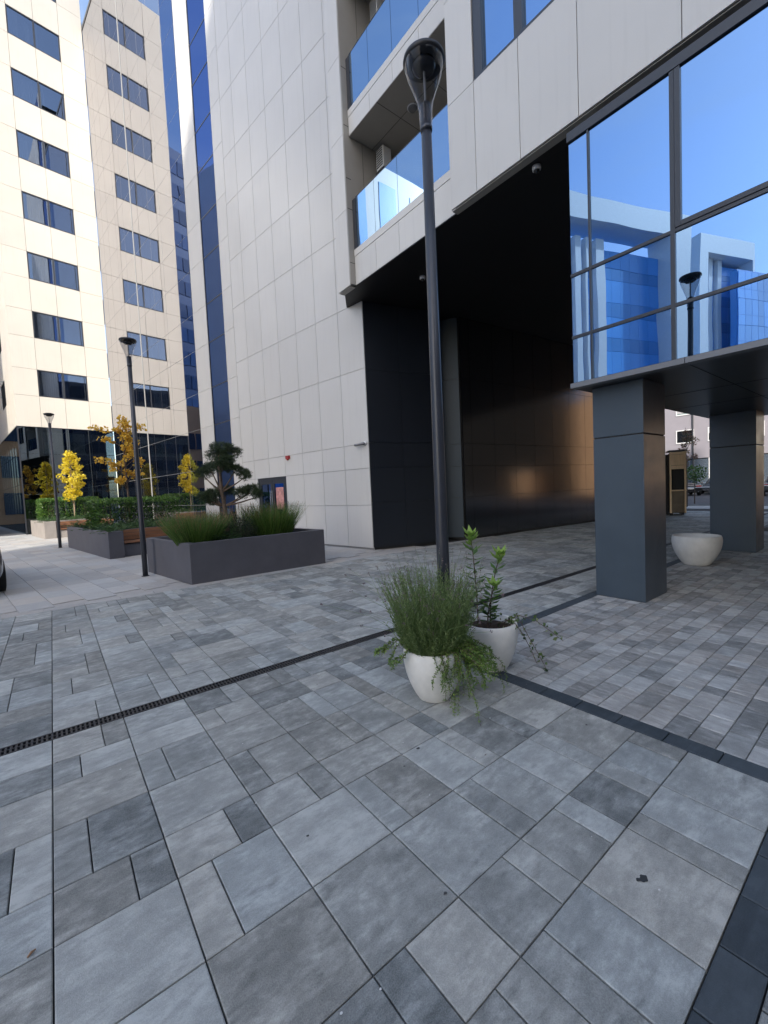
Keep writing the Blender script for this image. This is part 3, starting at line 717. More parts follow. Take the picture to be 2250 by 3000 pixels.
# ------------------------------------------------------------------ opposite buildings (stand across the court, seen in the glass)
def portal_building(name, label, org, x0, x1, ztop, th, fins, zglass, depth, rec, posts):
    t = thing(name, label, 'office building', org, R(20))
    q = MB(); q.box(x0, x1, 0, depth, ztop - th, ztop)
    for a, b in posts: q.box(a, b, .002, depth - .1, 0, ztop - th)
    q.build('portal_frame', M['portal'], t)
    q = MB(); z = .1
    while z < zglass:
        h = min(3.5, zglass - z)
        for (zz0, zz1) in ((z, z + h * .38), (z + h * .38 + .03, z + h - .03)):
            x = x0 + .3
            while x < x1 - .35:
                x2 = min(x + 1.2, x1 - .3)
                q.tone = (.15 if zz0 == z else .75) + rnd.uniform(-.12, .12); q.box(x + .012, x2 - .012, rec, rec + .1, zz0, max(zz1, zz0 + .05)); x = x2
        z += 3.5
    gl = q.build('glass_facade', M['opp_glass'], t)
    q = MB(); z = .1
    while z < zglass: q.box(x0 + .3, x1 - .3, rec + .05, rec + .4, z + 1.3, z + 1.42); z += 3.5
    q.box(x0 + .3, x1 - .3, rec + .41, rec + 9, 0, zglass - .05)
    q.build('floor_band', M['opp_band'], gl)
    q = MB()
    for a, b in fins: q.box(a, b, rec - .6, rec - .01, 0, zglass + .6)
    q.build('fin', M['portal'], t)
    return t
M['portal'] = principled('portal_white', (.86, .84, .82), .5, var=.04)
M['opp_glass'] = panel_mat('opposite_glass', (.14, .42, .85), .25, .22)
M['opp_band'] = principled('opposite_band', (.10, .32, .70), .3)
portal_building('portal_building', 'white portal framed office building with blue glass across the court', (-29.6, 18.94, 0), -12.2, 14, 27.6, 2.1, [(-2.23, -1.28), (-.25, .0), (.6, 1.26), (2.05, 2.5), (4.5, 5.2), (7, 7.8), (10, 10.6)], 23.9, 2.6, 1.5, [(-12.2, -9.6), (12.5, 14)])
portal_building('portal_building', 'farther white portal framed tower with blue glass and slim white fins', (-56.44, 18.03, 0), -10.4, 0, 32.7, 2.3, [(-3.9, -3.2), (-5.6, -4.9)], 30, 4, 1.6, [(-1.6, 0), (-10.4, -10.0)])
t = thing('glass_building', 'long blue glass office building beside the far white portal', 'office building', (-56.44, 18.03, 0), R(20))
q = MB()
for k in range(8):
    for j in range(26):
        q.tone = rnd.random(); x = -5.8 - 1.25 * j
        q.box(x - 1.2, x, -.9, -.8, .2 + 3.5 * k, 1.5 + 3.5 * k); q.box(x - 1.2, x, -.9, -.8, 1.55 + 3.5 * k, 3.65 + 3.5 * k)
q.build('glass_facade', M['opp_glass'], t)
q = MB(); q.box(-38.5, -5.7, -.78, -.02, 0, 28.4); q.box(-38.5, -10.5, -.02, 12, 0, 28.4)
for k in range(8): q.box(-38.5, -5.7, -.88, -.79, 1.45 + 3.5 * k, 1.6 + 3.5 * k)
q.build('floor_band', M['opp_band'], t)
t = thing('white_block', 'white clad block with tall blue glass strips north of the court', 'office building', (-21, 36, 0))
q = MB(); q.box(-13, 9, 0, 10, 0, 36); q.build('wall', M['white'], t)
for k, (a, b) in enumerate(((7.3, 8.3), (5.6, 6.6), (1.5, 3.8), (-1.4, -.6), (-6.5, -3.5), (-10.5, -9.0))):
    q = MB(); q.box(a, b, -.06, -.01, .2, 34.2); q.build('glass_strip', M['opp_glass'], t)
def slab_building(name, label, org, w_, d_, h, mw, mg, face=1, fl=3.4):
    t = thing(name, label, 'office building', org)
    q = MB(); q.box(0, w_, 0, d_, 0, h); q.build('wall', mw, t)
    y0, y1 = (d_ + .01, d_ + .08) if face > 0 else (-.08, -.01)
    for k in range(int(h / fl)):
        q = MB(); x = .6
        while x < w_ - 1:
            q.tone = rnd.random(); q.box(x, min(x + 1.7, w_ - .4), y0, y1, k * fl + .9, k * fl + fl - .5); x += 1.85
        q.build('window_band', mg, t)
    return t
M['city_glass'] = panel_mat('city_glass', (.035, .06, .11), .15, .5)
M['navy_glass'] = panel_mat('navy_glass', (.03, .065, .15), .15, .4)
M['city_wall'] = principled('city_wall', (.16, .17, .19), .7, var=.15, vscale=.4)
slab_building('office_building', 'dark grey office slab with glass bands behind the photographer', (-25.5, -42, 0), 40, 9, 24, M['city_wall'], M['city_glass'])
slab_building('glass_tower', 'tall dark blue glass tower north of the court', (-30, 62, 0), 26, 14, 52, principled('navy_wall', (.035, .07, .16), .3), M['navy_glass'], -1)
slab_building('brick_building', 'low tan building behind the cream wing', (-24, 52, 0), 20, 6, 13, M['tan'], M['city_glass'], -1)
slab_building('dark_reflection_block', 'unseen dark building added to darken the reflections in the passage wall', (46.5, -64, 0), 10, 47.5, 15, principled('dark_render', (.025, .024, .024), .95, 0, .05), M['city_glass'])  # added out of view so the passage wall mirrors something dark
# tall tower behind the photographer that shades the court
t = thing('tower_block', 'tall pale concrete tower block behind the court, shading it', 'tower block', (-46, -38, 0))
q = MB(); q.box(-20.3, 20, -8, 8, 0, 71.5); q.build('tower_wall', M['concrete'], t)
q = MB()
for k in range(19):
    for j in range(14): q.box(-19.5 + 2.8 * j, -17.9 + 2.8 * j, 8.0, 8.06, 2 + 3.5 * k, 3.6 + 3.5 * k)
q.build('window', M['opp_glass'], t)

# ------------------------------------------------------------------ buildings beyond the passage
t = thing('apartment_building', 'pale lilac rendered apartment building with shuttered windows beyond the passage', 'apartment building', (50, 14, 0))
q = MB(); q.box(0, 12, -10, 30, 3.3, 17); q.build('wall', M['stucco'], t)
def aptwin(yc, z0, wd_, lit, blind):
    f_ = MB(); h = 1.15
    for a in ((yc - wd_ / 2 - .08, yc + wd_ / 2 + .08, z0 - .1, z0), (yc - wd_ / 2 - .08, yc + wd_ / 2 + .08, z0 + h, z0 + h + .08), (yc - wd_ / 2 - .08, yc - wd_ / 2, z0, z0 + h), (yc + wd_ / 2, yc + wd_ / 2 + .08, z0, z0 + h)): f_.box(-.06, .02, *a)
    wo = f_.build('window', M['alu'], t)
    q = MB(); q.box(-.012, -.002, yc - wd_ / 2, yc + wd_ / 2, z0, z0 + h * (1 - blind)); q.build('pane', M['green_glass'] if lit else M['carglass'], wo) if blind < .99 else None
    if blind > 0:
        q = MB(); nn = 12
        for k in range(int(nn * blind)): q.box(-.03, -.015, yc - wd_ / 2, yc + wd_ / 2, z0 + h - (k + 1) * h / nn + .008, z0 + h - k * h / nn)
        q.build('shutter', M['shutter'], wo)
for j in range(9):
    for fl in range(4):
        yc = 2.65 - 2.62 * 2 + 2.62 * j - 2.0
        aptwin(yc, 4.95 + 2.78 * fl, 1.35, (j + fl) % 3 == 0, (.0, .95, .45, .9)[(j * 2 + fl) % 4])
q = MB()
for j in range(14): q.tone = rnd.random(); q.box(.0, .05, -10 + 2.9 * j, -10 + 2.9 * j + 2.75, .1, 3.2)
q.build('shop_glass', glass_mat('shop_glass', (.8, .88, 1.), .5, (.16, .2, .25), wave=.001), t)
for j in range(15):
    q = MB(); q.box(-.03, .08, -10.1 + 2.9 * j, -9.98 + 2.9 * j, 0, 3.28); q.build('shop_mullion', M['alu'], t)
q = MB(); q.box(.3, 11, -9.9, 29.8, 0, 3.29); q.build('shop_room', M['dark_room'], t)
q = MB(); q.tube([(-.08, -.02, 0), (-.08, -.02, 17)], .07, 8); q.build('drainpipe', M['frame'], t)
t = thing('apartment_building', 'sunlit tan apartment block farther along the street', 'apartment building', (44, -22, 0))
q = MB(); q.box(0, 14, 8.2, 16, 0, 13); q.build('wall', M['tan'], t)
q = MB()
for k in range(3, 4):
    for j in range(2): q.box(-.05, .01, 8.2 + 3.8 * j, 9.4 + 3.8 * j, 1.2 + 3.1 * k, 2.6 + 3.1 * k)
q.build('window', M['opp_band'], t)

t = thing('spot_block', 'low unseen tan block added for the warm spot mirrored in the passage wall', 'spot_block', (44, -23, 0))  # added out of view to throw a warm reflected spot onto the passage wall
q = MB(); q.box(0, 8, 0, 2.6, 0, 3.1); q.build('wall', M['tan'], t)
q = MB(); q.box(-.1, 8.1, -.1, 2.7, 3.11, 3.3); q.build('roof', M['concrete'], t)
# kiosk
t = thing('kiosk', 'narrow wooden kiosk with open counter behind the columns', 'kiosk', (20.05, 6.42, 0), R(-66))
KW = .56
q = MB(); q.box(0, .06, 0, .10, .1, 2.62); q.box(KW - .06, KW, 0, .10, .1, 2.62); q.box(.06, KW - .06, 0, .09, 2.50, 2.6); q.box(.06, KW - .06, .01, .07, 1.90, 2.05); q.build('frame', M['kiosk_wood'], t)
q = MB()
for k in range(4): q.box(.062 + .11 * k, .168 + .11 * k, .02, .05, 2.06, 2.49)
q.build('header_board', M['kiosk_wood'], t)
q = MB(); q.box(.0, KW, -.10, -.005, 1.0, 1.05); q.box(.065, KW - .065, .0, .25, 1.0, 1.05); q.build('counter', M['kiosk_wood'], t)
q = MB()
for k in range(4): q.box(.062 + .11 * k, .168 + .11 * k, .02, .05, .12, .98)
q.build('front_board', principled('weathered_board', (.16, .12, .08), .7, var=.3), t)
q = MB(); q.box(.0, KW, .3, 1.0, .08, 2.55); q.box(-.0, .05, .11, .3, .08, 2.55); q.box(KW - .05, KW, .11, .3, .08, 2.55); q.build('cabin', M['ceil'], t)
q = MB(); q.box(-.03, KW + .03, -.02, 1.03, 2.63, 2.68); q.build('roof', M['frame'], t)
for a in ((.03, .14, .35), (KW - .14, KW - .03, .35), (.03, .14, .8), (KW - .14, KW - .03, .8)):
    q = MB(); q.box(a[0], a[1], a[2], a[2] + .12, 0, .08); q.build('foot', M['frame'], t)
o = thing('gate_panel', 'tall black gate panel beside the wooden kiosk', 'gate', (19.80, 6.86, 0), R(-58))
q = MB(); q.box(0, .44, 0, .05, .05, 2.5); q.build('leaf', M['ceil'], o)
q = MB(); q.box(-.06, 0, -.02, .08, 0, 2.55); q.build('post', M['frame'], o)
o = thing('barrier_rail', 'low steel barrier rail along the street in front of parked cars', 'railing', (37.5, 4, 0))
q = MB(); q.tube([(0, -12, .72), (0, 20, .72)], .035, 8); q.build('rail', M['alu'], o, True)
for k in range(12):
    q = MB(); q.tube([(0, -12 + 2.8 * k, -.05), (0, -12 + 2.8 * k, .72)], .03, 8); q.build('post', M['alu'], o, True)

# ------------------------------------------------------------------ cars
def loft(mb, secs):
    rings = [[mb.vert(p) for p in s_] for s_ in secs]
    n = len(rings[0])
    for a, b in zip(rings, rings[1:]):
        for k in range(n): mb.face((a[k], b[k], b[(k + 1) % n], a[(k + 1) % n]))
    mb.face(rings[0]); mb.face(rings[-1][::-1])
def bsec(y, hw, zl, zb):
    pts = [(0, zl), (hw * .86, zl), (hw * .97, zl + .10), (hw, zl + .30), (hw * .985, zb - .12), (hw * .93, zb - .02), (hw * .8, zb), (0, zb + .02)]
    return [(x, y, z) for x, z in pts] + [(-x, y, z) for x, z in pts[-2:0:-1]]
def csec(y, hw, rw, zb, zr):
    pts = [(0, zb), (hw, zb), (hw * .985, zb + .03), (rw + .03, zr - .10), (rw - .06, zr - .02), (rw * .5, zr), (0, zr + .005)]
    return [(x, y, z) for x, z in pts] + [(-x, y, z) for x, z in pts[-2:0:-1]]
def make_car(label, paint, loc, rz):
    t = thing('parked_car', label, 'car', loc, rz)
    q = MB(); loft(q, [bsec(0, .70, .42, .82), bsec(.06, .80, .30, .90), bsec(.25, .87, .24, .94), bsec(.8, .90, .20, .96), bsec(2.2, .90, .19, .93), bsec(3.2, .89, .20, .90), bsec(3.9, .85, .22, .80), bsec(4.25, .76, .26, .68), bsec(4.35, .60, .34, .58)])
    b = q.build('body', paint, t, True); m_ = b.modifiers.new('sub', 'SUBSURF'); m_.levels = 1; m_.render_levels = 2
    q = MB(); loft(q, [csec(.28, .74, .60, .90, .98), csec(.55, .78, .58, .90, 1.30), csec(.9, .80, .58, .90, 1.43), csec(1.7, .80, .60, .90, 1.46), csec(2.4, .79, .59, .90, 1.38), csec(3.25, .76, .62, .88, .93)])
    b = q.build('cabin', M['carglass'], t, True); m_ = b.modifiers.new('sub', 'SUBSURF'); m_.levels = 1; m_.render_levels = 2
    q = MB(); loft(q, [csec(.72, .57, .50, 1.36, 1.405), csec(1.0, .58, .50, 1.40, 1.452), csec(1.7, .59, .52, 1.42, 1.478), csec(2.3, .58, .51, 1.37, 1.405)]); q.build('roof', paint, t, True)
    for sx in (-1, 1):
        for y in (.85, 3.45):
            q = MB(); q.tube([(sx * .70, y, .31), (sx * .895, y, .31), (sx * .905, y, .31)], [.315, .315, .27], 24); wh = q.build('wheel', M['tyre'], t, True)
            q = MB(); q.tube([(sx * .90, y, .31), (sx * .912, y, .31)], [.21, .19], 20); q.build('rim', M['chrome'], wh)
        q = MB(); q.box(sx * .60 - .17, sx * .60 + .17, -.0, .20, .70, .84); b = q.build('tail_light', M['red'], t); bevel(b, .03, 2)
        q = MB(); q.box(sx * .62 - .13, sx * .62 + .13, 4.12, 4.34, .52, .64); b = q.build('headlight', M['chrome'], t); bevel(b, .03, 2)
        q = MB(); q.box(sx * .95 - .09, sx * .95 + .06, 2.7, 2.82, .92, 1.04); b = q.build('mirror', paint, t); bevel(b, .03, 2)
    q = MB(); q.tube([(.55, .03, .33), (.55, -.03, .33)], [.05, .055], 16, False); q.tube([(.55, -.03, .33), (.55, .03, .33)], [.04, .04], 16); q.build('exhaust', M['chrome'], t)
    q = MB(); q.box(-.26, .26, -.012, .0, .56, .67); q.build('number_plate', M['plate'], t)
    q = MB(); q.box(-.74, .74, .02, .12, .30, .44); b = q.build('bumper', M['tyre'], t); bevel(b, .03, 2)
    return t
make_car('dark car cut by the left edge of the court paving', M['carpaint'], (-1.575, 9.95, 0), WD)
make_car('black hatchback with red tail light parked beyond the wooden kiosk', M['carpaint'], (41.2, 11.75, -.05), R(-62))
make_car('black car parked on the street between the columns', M['carpaint'], (43.0, 9.8, -.05), R(-62))
make_car('grey car parked on the street right of the second column', M['cargrey'], (39.0, 6.0, -.05), R(-80))

# ------------------------------------------------------------------ street lamps
def make_lamp(loc, label):
    t = thing('street_lamp', label, 'street lamp', loc, 0, 'black street lamps with glass cone heads')
    q = MB(); q.lathe([(.052, .0), (.052, 1.0), (.046, 2.5), (.040, 4.42)], 24); q.build('pole', M['pole'], t, True)
    q = MB(); q.lathe([(.075, .002), (.075, .012), (.056, .016)], 24); q.build('base_plate', M['pole'], t)
    q = MB(); q.lathe([(.046, 4.40), (.048, 4.415), (.048, 4.43), (.043, 4.435), (.043, 4.60), (.03, 4.605)], 24); q.build('collar', M['pole'], t, True)
    q = MB(); n = 40; prof = [(.050, 4.45), (.052, 4.56), (.064, 4.63), (.096, 4.72), (.130, 4.81), (.148, 4.88), (.153, 4.925)]
    rings = [[q.vert((math.cos(2 * math.pi * k / n) * r, math.sin(2 * math.pi * k / n) * r, z)) for k in range(n)] for r, z in prof]
    for a, b in zip(rings, rings[1:]): q.bridge(a, b)
    q.build('glass_cone', M['acrylic'], t, True)
    q = MB(); q.lathe([(.03, 4.90), (.150, 4.905), (.163, 4.92), (.158, 4.945), (.10, 4.965), (.02, 4.972)], 40); q.build('lid', M['iron'], t, True)
    q = MB(); q.lathe([(.03, 4.85), (.07, 4.855), (.09, 4.875), (.094, 4.899)], 24); q.build('light_unit', principled('led_housing', (.035, .037, .045), .25), t, True)
    q = MB(); q.tube([(0, 0, 4.6), (0, 0, 4.85)], .010, 10); q.build('stem', M['ledge'], t)
    return t
lamp = make_lamp((2.52, 2.45, 0), 'large near street lamp rising behind the two potted plants')
for p, lab in (((1.47, 10.2, 0), 'middle street lamp beside the left end of the near planter'), ((.15, 19.8, 0), 'small far street lamp at the left end of the juniper planter')):
    c_ = copy_tree(lamp); c_.location = p; c_['label'] = lab

# ------------------------------------------------------------------ foliage helpers
def rdir(up=0.):
    while True:
        v = Vector((rnd.uniform(-1, 1), rnd.uniform(-1, 1), rnd.uniform(-1, 1)))
        if .05 < v.length < 1: break
    v.normalize(); v.z += up; return v.normalized()
def side_of(d): return d.cross(rdir()).normalized()
def leaf_cloud(mb, c, r, n, L_, W_, t0=.1, t1=.9, up=.2, shell=.55):
    c = Vector(c); r = Vector(r)
    for _ in range(n):
        d = rdir(); k = shell + (1 - shell) * rnd.random() ** .6
        p = c + Vector((d.x * r.x, d.y * r.y, d.z * r.z)) * k
        dd = (d * .7 + rdir(up)).normalized()
        s_ = rnd.uniform(.7, 1.3)
        mb.leaf(p, dd, side_of(dd), L_ * s_, W_ * s_, min(1, max(0, rnd.uniform(t0, t1))))
def needles(mb, c, r, n, L_, t0=.0, t1=.9):
    c = Vector(c); r = Vector(r)
    for _ in range(n):
        d = rdir(.25); p = c + Vector((d.x * r.x, d.y * r.y, d.z * r.z)) * rnd.uniform(.4, 1)
        for _k in range(5):
            dd = (d * .8 + rdir(.3)).normalized()
            mb.leaf(p, dd, side_of(dd), L_ * rnd.uniform(.6, 1.2), L_ * .12, rnd.uniform(t0, t1))
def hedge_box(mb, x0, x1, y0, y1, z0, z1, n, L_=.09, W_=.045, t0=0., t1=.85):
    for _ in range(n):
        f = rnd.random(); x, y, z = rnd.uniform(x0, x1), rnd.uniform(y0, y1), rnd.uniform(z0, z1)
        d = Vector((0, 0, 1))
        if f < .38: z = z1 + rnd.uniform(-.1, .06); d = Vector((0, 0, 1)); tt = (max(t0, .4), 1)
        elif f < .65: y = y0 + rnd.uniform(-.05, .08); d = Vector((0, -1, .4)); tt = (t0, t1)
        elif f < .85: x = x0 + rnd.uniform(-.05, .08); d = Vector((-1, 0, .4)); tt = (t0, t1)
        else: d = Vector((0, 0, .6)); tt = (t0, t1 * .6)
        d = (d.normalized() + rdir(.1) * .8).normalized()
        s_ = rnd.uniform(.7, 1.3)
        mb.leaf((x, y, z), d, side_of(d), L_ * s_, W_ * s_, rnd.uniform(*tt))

# ------------------------------------------------------------------ planters
def make_planter(label, org, rz, poly, h, mats, cat='planter', wall=.14):
    t = thing('planter', label, cat, org, rz)
    return t
# near planter: front along X, left side along the tower direction
t = thing('planter', 'dark grey concrete planter in front holding the cloud pruned pine', 'planter', (1.95, 8.37, 0))
def pl(p): return (p[0] - 1.95, p[1] - 8.37)
P = [(1.95, 8.37), (4.81, 8.37), (4.52, 10.75), (1.61, 10.75)]
def inset(P, d):
    n = len(P); out = []
    for k in range(n):
        a, b, c = Vector(P[k - 1]), Vector(P[k]), Vector(P[(k + 1) % n])
        e1 = (b - a).normalized(); e2 = (c - b).normalized()
        n1 = Vector((-e1.y, e1.x)); n2 = Vector((-e2.y, e2.x))
        m_ = (n1 + n2).normalized(); out.append(b + m_ * (d / max(.3, m_.dot(n1))))
    return [(p.x, p.y) for p in out]
def planter_walls(mb, P, h, wall):
    I = inset(P, wall); n = len(P)
    o0 = [mb.vert((*p, 0)) for p in P]; o1 = [mb.vert((*p, h)) for p in P]; i1 = [mb.vert((*p, h)) for p in I]; i0 = [mb.vert((*p, h - .25)) for p in I]
    for k in range(n):
        j = (k + 1) % n
        mb.face((o0[k], o0[j], o1[j], o1[k])); mb.face((o1[k], o1[j], i1[j], i1[k])); mb.face((i1[k], i1[j], i0[j], i0[k]))
    return I
q = MB(); I = planter_walls(q, [pl(p) for p in P], .77, .11); b = q.build('planter_wall', M['planter'], t); bevel(b, .008, 2)
q = MB(); q.poly([(*p, .66) for p in I]); q.build('soil', M['soil'], t)
q = MB()
for k in range(90):
    x, y = rnd.uniform(2.2, 3.9), rnd.uniform(8.52, 9.1); r = rnd.uniform(.012, .035)
    q.lathe([(r * .6, -.01), (r, .0), (r * .8, r * .5), (r * .2, r * .7)], 7, (x - 1.95, y - 8.37, .665))
q.build('gravel', principled('pale_stone', (.42, .33, .27), .8, var=.4, vscale=9), t)

def bench_planter(label, org, L_side, W_front, h, mw, wood_from, soilz):
    """L-shaped concrete planter, local x along front, y along the left side; bench recess with wooden back and seat in the front"""
    t = thing('planter', label, 'planter', org, WD)
    P = [(0, 0), (wood_from, 0), (wood_from, .62), (W_front, .62), (W_front, L_side), (0, L_side)]
    q = MB(); I = planter_walls(q, P, h, .12); b = q.build('planter_wall', mw, t); bevel(b, .008, 2)
    q = MB(); q.poly([(*p, soilz) for p in I]); q.build('soil', M['soil'], t)
    q = MB(); q.box(wood_from + .01, W_front, .12, .58, .0, .36); q.build('bench_base', mw, t)
    q = MB()
    for k in range(4): q.box(wood_from + .02, W_front, .06 + .135 * k, .06 + .135 * k + .12, .40, .44)
    q.build('bench_seat', M['wood'], t)
    q = MB()
    for k in range(3): q.box(wood_from + .02, W_front, .585, .612, .46 + .105 * k, .46 + .105 * k + .095)
    q.build('bench_back', M['wood'], t)
    return t
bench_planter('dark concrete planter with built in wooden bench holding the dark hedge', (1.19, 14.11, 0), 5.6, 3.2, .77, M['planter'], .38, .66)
bench_planter('concrete planter with wooden bench beside the storefront, sunlight put into its paler colour', (-.34, 25.64, 0), 4.3, 3.0, .83, M['planter_sunlit'], .45, .72)
def loc2(org, x, y, z=0): return (org[0] + x * cw - y * sw, org[1] + x * sw + y * cw, z)
B0, C0 = (1.19, 14.11), (-.34, 25.64)
# hedges
o = thing('hedge', 'dark green laurel hedge in the shaded bench planter', 'hedge', loc2(B0, 0, 0, .66), WD)
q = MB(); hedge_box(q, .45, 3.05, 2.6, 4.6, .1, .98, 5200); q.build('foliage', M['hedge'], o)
q = MB()
for k in range(14): x, y = rnd.uniform(.3, 3), rnd.uniform(2.8, 4.4); q.tube([(x, y, 0), (x + rnd.uniform(-.1, .1), y, .8)], [.014, .006], 5)
q.build('stem', M['bark'], o)
o = thing('hedge', 'bright sunlit laurel hedge in the pale planter by the storefront', 'hedge', loc2(C0, 0, 0, .72), WD)
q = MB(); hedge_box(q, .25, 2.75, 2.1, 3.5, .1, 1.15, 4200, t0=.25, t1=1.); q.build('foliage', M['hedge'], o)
q = MB()
for k in range(10): x, y = rnd.uniform(.3, 2.6), rnd.uniform(2.2, 3.4); q.tube([(x, y, 0), (x + rnd.uniform(-.1, .1), y, .9)], [.014, .006], 5)
q.build('stem', M['bark'], o)
# junipers: flat sprays
def juniper(mb, x0, x1, y0, y1, n, h0=.12, h1=.34):
    for _ in range(n):
        p = Vector((rnd.uniform(x0, x1), rnd.uniform(y0, y1), rnd.uniform(.0, .12)))
        a = rnd.uniform(0, 2 * math.pi); d = Vector((math.cos(a), math.sin(a), rnd.uniform(.15, .8))).normalized(); l = rnd.uniform(.25, .5)
        for k in range(12):
            c = p + d * l * (k + 1) / 12 + Vector((0, 0, -.06 * ((k + 1) / 12) ** 2))
            for s_ in (-1, 1):
                dd = (d + Vector((-d.y, d.x, .2)) * s_ * .8 + rdir() * .25).normalized()
                mb.leaf(c, dd, side_of(dd), .075, .018, rnd.uniform(.0, .9) * (.5 + .5 * k / 12))
o = thing('juniper', 'spreading dark juniper ground cover in the shaded bench planter', 'juniper', loc2(B0, 0, 0, .66), WD)
q = MB(); juniper(q, .15, 3.0, .7, 2.6, 380); juniper(q, .12, .36, .1, .7, 25); q.build('foliage', M['juniper'], o)
o = thing('juniper', 'bright spreading juniper in the sunlit pale planter', 'juniper', loc2(C0, 0, 0, .74), WD)
q = MB(); juniper(q, .1, 2.9, .6, 2.1, 260); juniper(q, .1, .4, .1, .7, 20); q.build('foliage', M['juniper'], o)
o = thing('juniper', 'light green juniper tips spilling over between the two bench planters', 'juniper', loc2(B0, .1, 4.0, .66), WD)
q = MB(); juniper(q, .0, 1.1, .5, 1.5, 90); q.build('foliage', M['juniper'], o)

def young_tree(name, label, loc, h0, h1, wid, mt, n, clumps, Lf, Wf, trunk=.03, bark='pale_bark', seed=3, lowbranch=None):
    r_ = random.Random(seed); t = thing(name, label, 'tree', loc)
    q = MB(); q.tube([(0, 0, 0), (.02, .0, h0 * .6), (-.02, .02, h0 + (h1 - h0) * .5), (.01, 0, h1 - .1)], [trunk, trunk * .85, trunk * .5, trunk * .15], 8)
    cl = MB()
    for k in range(clumps):
        f = (k + .5) / clumps; z = h0 + (h1 - h0) * f
        prof = math.sin(math.pi * min(1, .18 + f * .82)) ** .8
        a = r_.uniform(0, 6.283); rad = wid * prof * r_.uniform(.25, 1.)
        c = Vector((math.cos(a) * rad, math.sin(a) * rad, z + r_.uniform(-.08, .08)))
        q.tube([(0, 0, max(h0 * .7, z - .35)), c * .6 + Vector((0, 0, z * .4 - .05)), c], [trunk * .35, trunk * .22, trunk * .1], 5)
        rr = r_.uniform(.09, .22) * (wid / .5)
        leaf_cloud(cl, c, (rr, rr, rr * .75), int(n / clumps), Lf, Wf, .1, 1., .1, .2)
    if lowbranch:
        for (dx, dy, z) in lowbranch:
            q.tube([(0, 0, z - .3), (dx * .5, dy * .5, z - .1), (dx, dy, z)], [trunk * .4, trunk * .25, trunk * .1], 5)
            for s_ in (.55, .75, .95): leaf_cloud(cl, (dx * s_, dy * s_, z - .1 + .1 * s_), (.13, .13, .09), int(n / clumps * .6), Lf, Wf, .1, 1., .1, .2)
    q.build('trunk', M[bark], t, True); cl.build('crown', M[mt], t)
    return t
p = loc2(C0, 1.55, 1.9, .72)
young_tree('ginkgo_tree', 'small bright yellow autumn tree in the pale planter', p, 1.2, 3.55, .58, 'yellow', 1900, 38, .10, .09, .035, seed=5)
q_ = loc2(B0, 1.75, 4.35, .66)
young_tree('orange_tree', 'orange autumn tree with sparse spreading branches in the dark hedge', q_, 1.65, 4.1, .48, 'orange', 1000, 32, .11, .09, .04, 'bark', seed=11, lowbranch=[(-.95, -.3, 2.5), (-1.0, -.2, 3.65), (-.7, .2, 3.3), (.7, .1, 3.8)])

# cloud pruned pine
pb = Vector((2.98, 9.30, .66))
t = thing('pine_tree', 'dark cloud pruned pine with flat needle pads in the near planter', 'pine tree', pb)
tr = [(0, 0, 0), (-.02, 0, .35), (-.05, .0, .75), (-.09, 0, 1.05), (-.10, 0, 1.45), (-.10, 0, 1.85)]
q = MB(); q.tube(tr, [.06, .05, .045, .04, .032, .018], 9)
ux, uy = Vector((.788, -.616, 0)), Vector((.616, .788, 0))       # screen right / depth, used only to spread the pads
pads = [(-.05, 0, 2.02, .34, .15), (.12, .1, 1.93, .30, .12), (-.28, .05, 1.88, .30, .13), (-.12, -.1, 1.62, .36, .13), (-.45, .1, 1.62, .24, .12), (-.62, 0, 1.50, .24, .13), (.22, 0, 1.55, .24, .12), (.46, .05, 1.42, .16, .12), (.05, -.15, 1.75, .25, .1),
        (-.58, 0, .98, .26, .12), (-.35, -.1, 1.02, .26, .12), (-.12, .15, 1.08, .2, .1), (.38, 0, 1.02, .22, .1), (.62, .05, 1.08, .20, .11), (.80, 0, .98, .16, .12), (-.5, .1, .88, .2, .08)]
fl = MB()
for (a, b, z, rx, rz_) in pads:
    rx *= .80; rz_ *= 1.0
    c = ux * (a * .80 + .03) + uy * b + Vector((0, 0, z * .98))
    k = min(5, max(1, int(z / .42)))
    base = Vector(tr[min(4, max(2, k if z > 1.3 else 2))])
    q.tube([base, (base + c) * .5 + Vector((0, 0, -.04)), c - Vector((0, 0, rz_ * .4))], [.022, .016, .008], 6)
    needles(fl, c, (rx, rx * .8, rz_), int(210 * rx / .25), .07)
    for _ in range(5):
        cc = c + Vector((rnd.uniform(-rx, rx) * .8, rnd.uniform(-rx, rx) * .6, rnd.uniform(-.2, .8) * rz_))
        needles(fl, cc, (.09, .09, .07), 34, .065, .2, 1.)
q.build('trunk', M['bark'], t, True); fl.build('needle_pads', M['pine'], t)

# ornamental grasses and shrubs in the near planter
def grass_clump(label, loc, n, r, h, lean, plume=.12, lw=.004):
    t = thing('ornamental_grass', label, 'ornamental grass', loc, 0, None)
    q = MB(); pq = MB()
    for _ in range(n):
        a = rnd.uniform(0, 6.283); rr = r * math.sqrt(rnd.random()); p = Vector((math.cos(a) * rr, math.sin(a) * rr, 0))
        d = Vector((math.cos(a) * lean * rr / r + rnd.uniform(-.15, .15), math.sin(a) * lean * rr / r + rnd.uniform(-.15, .15), 1)).normalized()
        l = h * rnd.uniform(.55, 1.05)
        q.blade(p, d, l, lw, rnd.random() ** 1.3, .22)
        if rnd.random() < plume:
            tip = p + d * l + Vector((d.x, d.y, -.3)) * .22 * l
            for k in range(5):
                dd = (d + rdir(.2) * .35).normalized(); pq.leaf(tip - d * .03 * k, dd, side_of(dd), .05, .008, rnd.random())
    q.build('blades', M['grass'], t); pq.build('plumes', M['grass_tip'], t)
    return t
grass_clump('dense green ornamental grass with rusty tips at the left end of the near planter', (2.25, 8.95, .66), 3000, .36, .74, .50, .07)
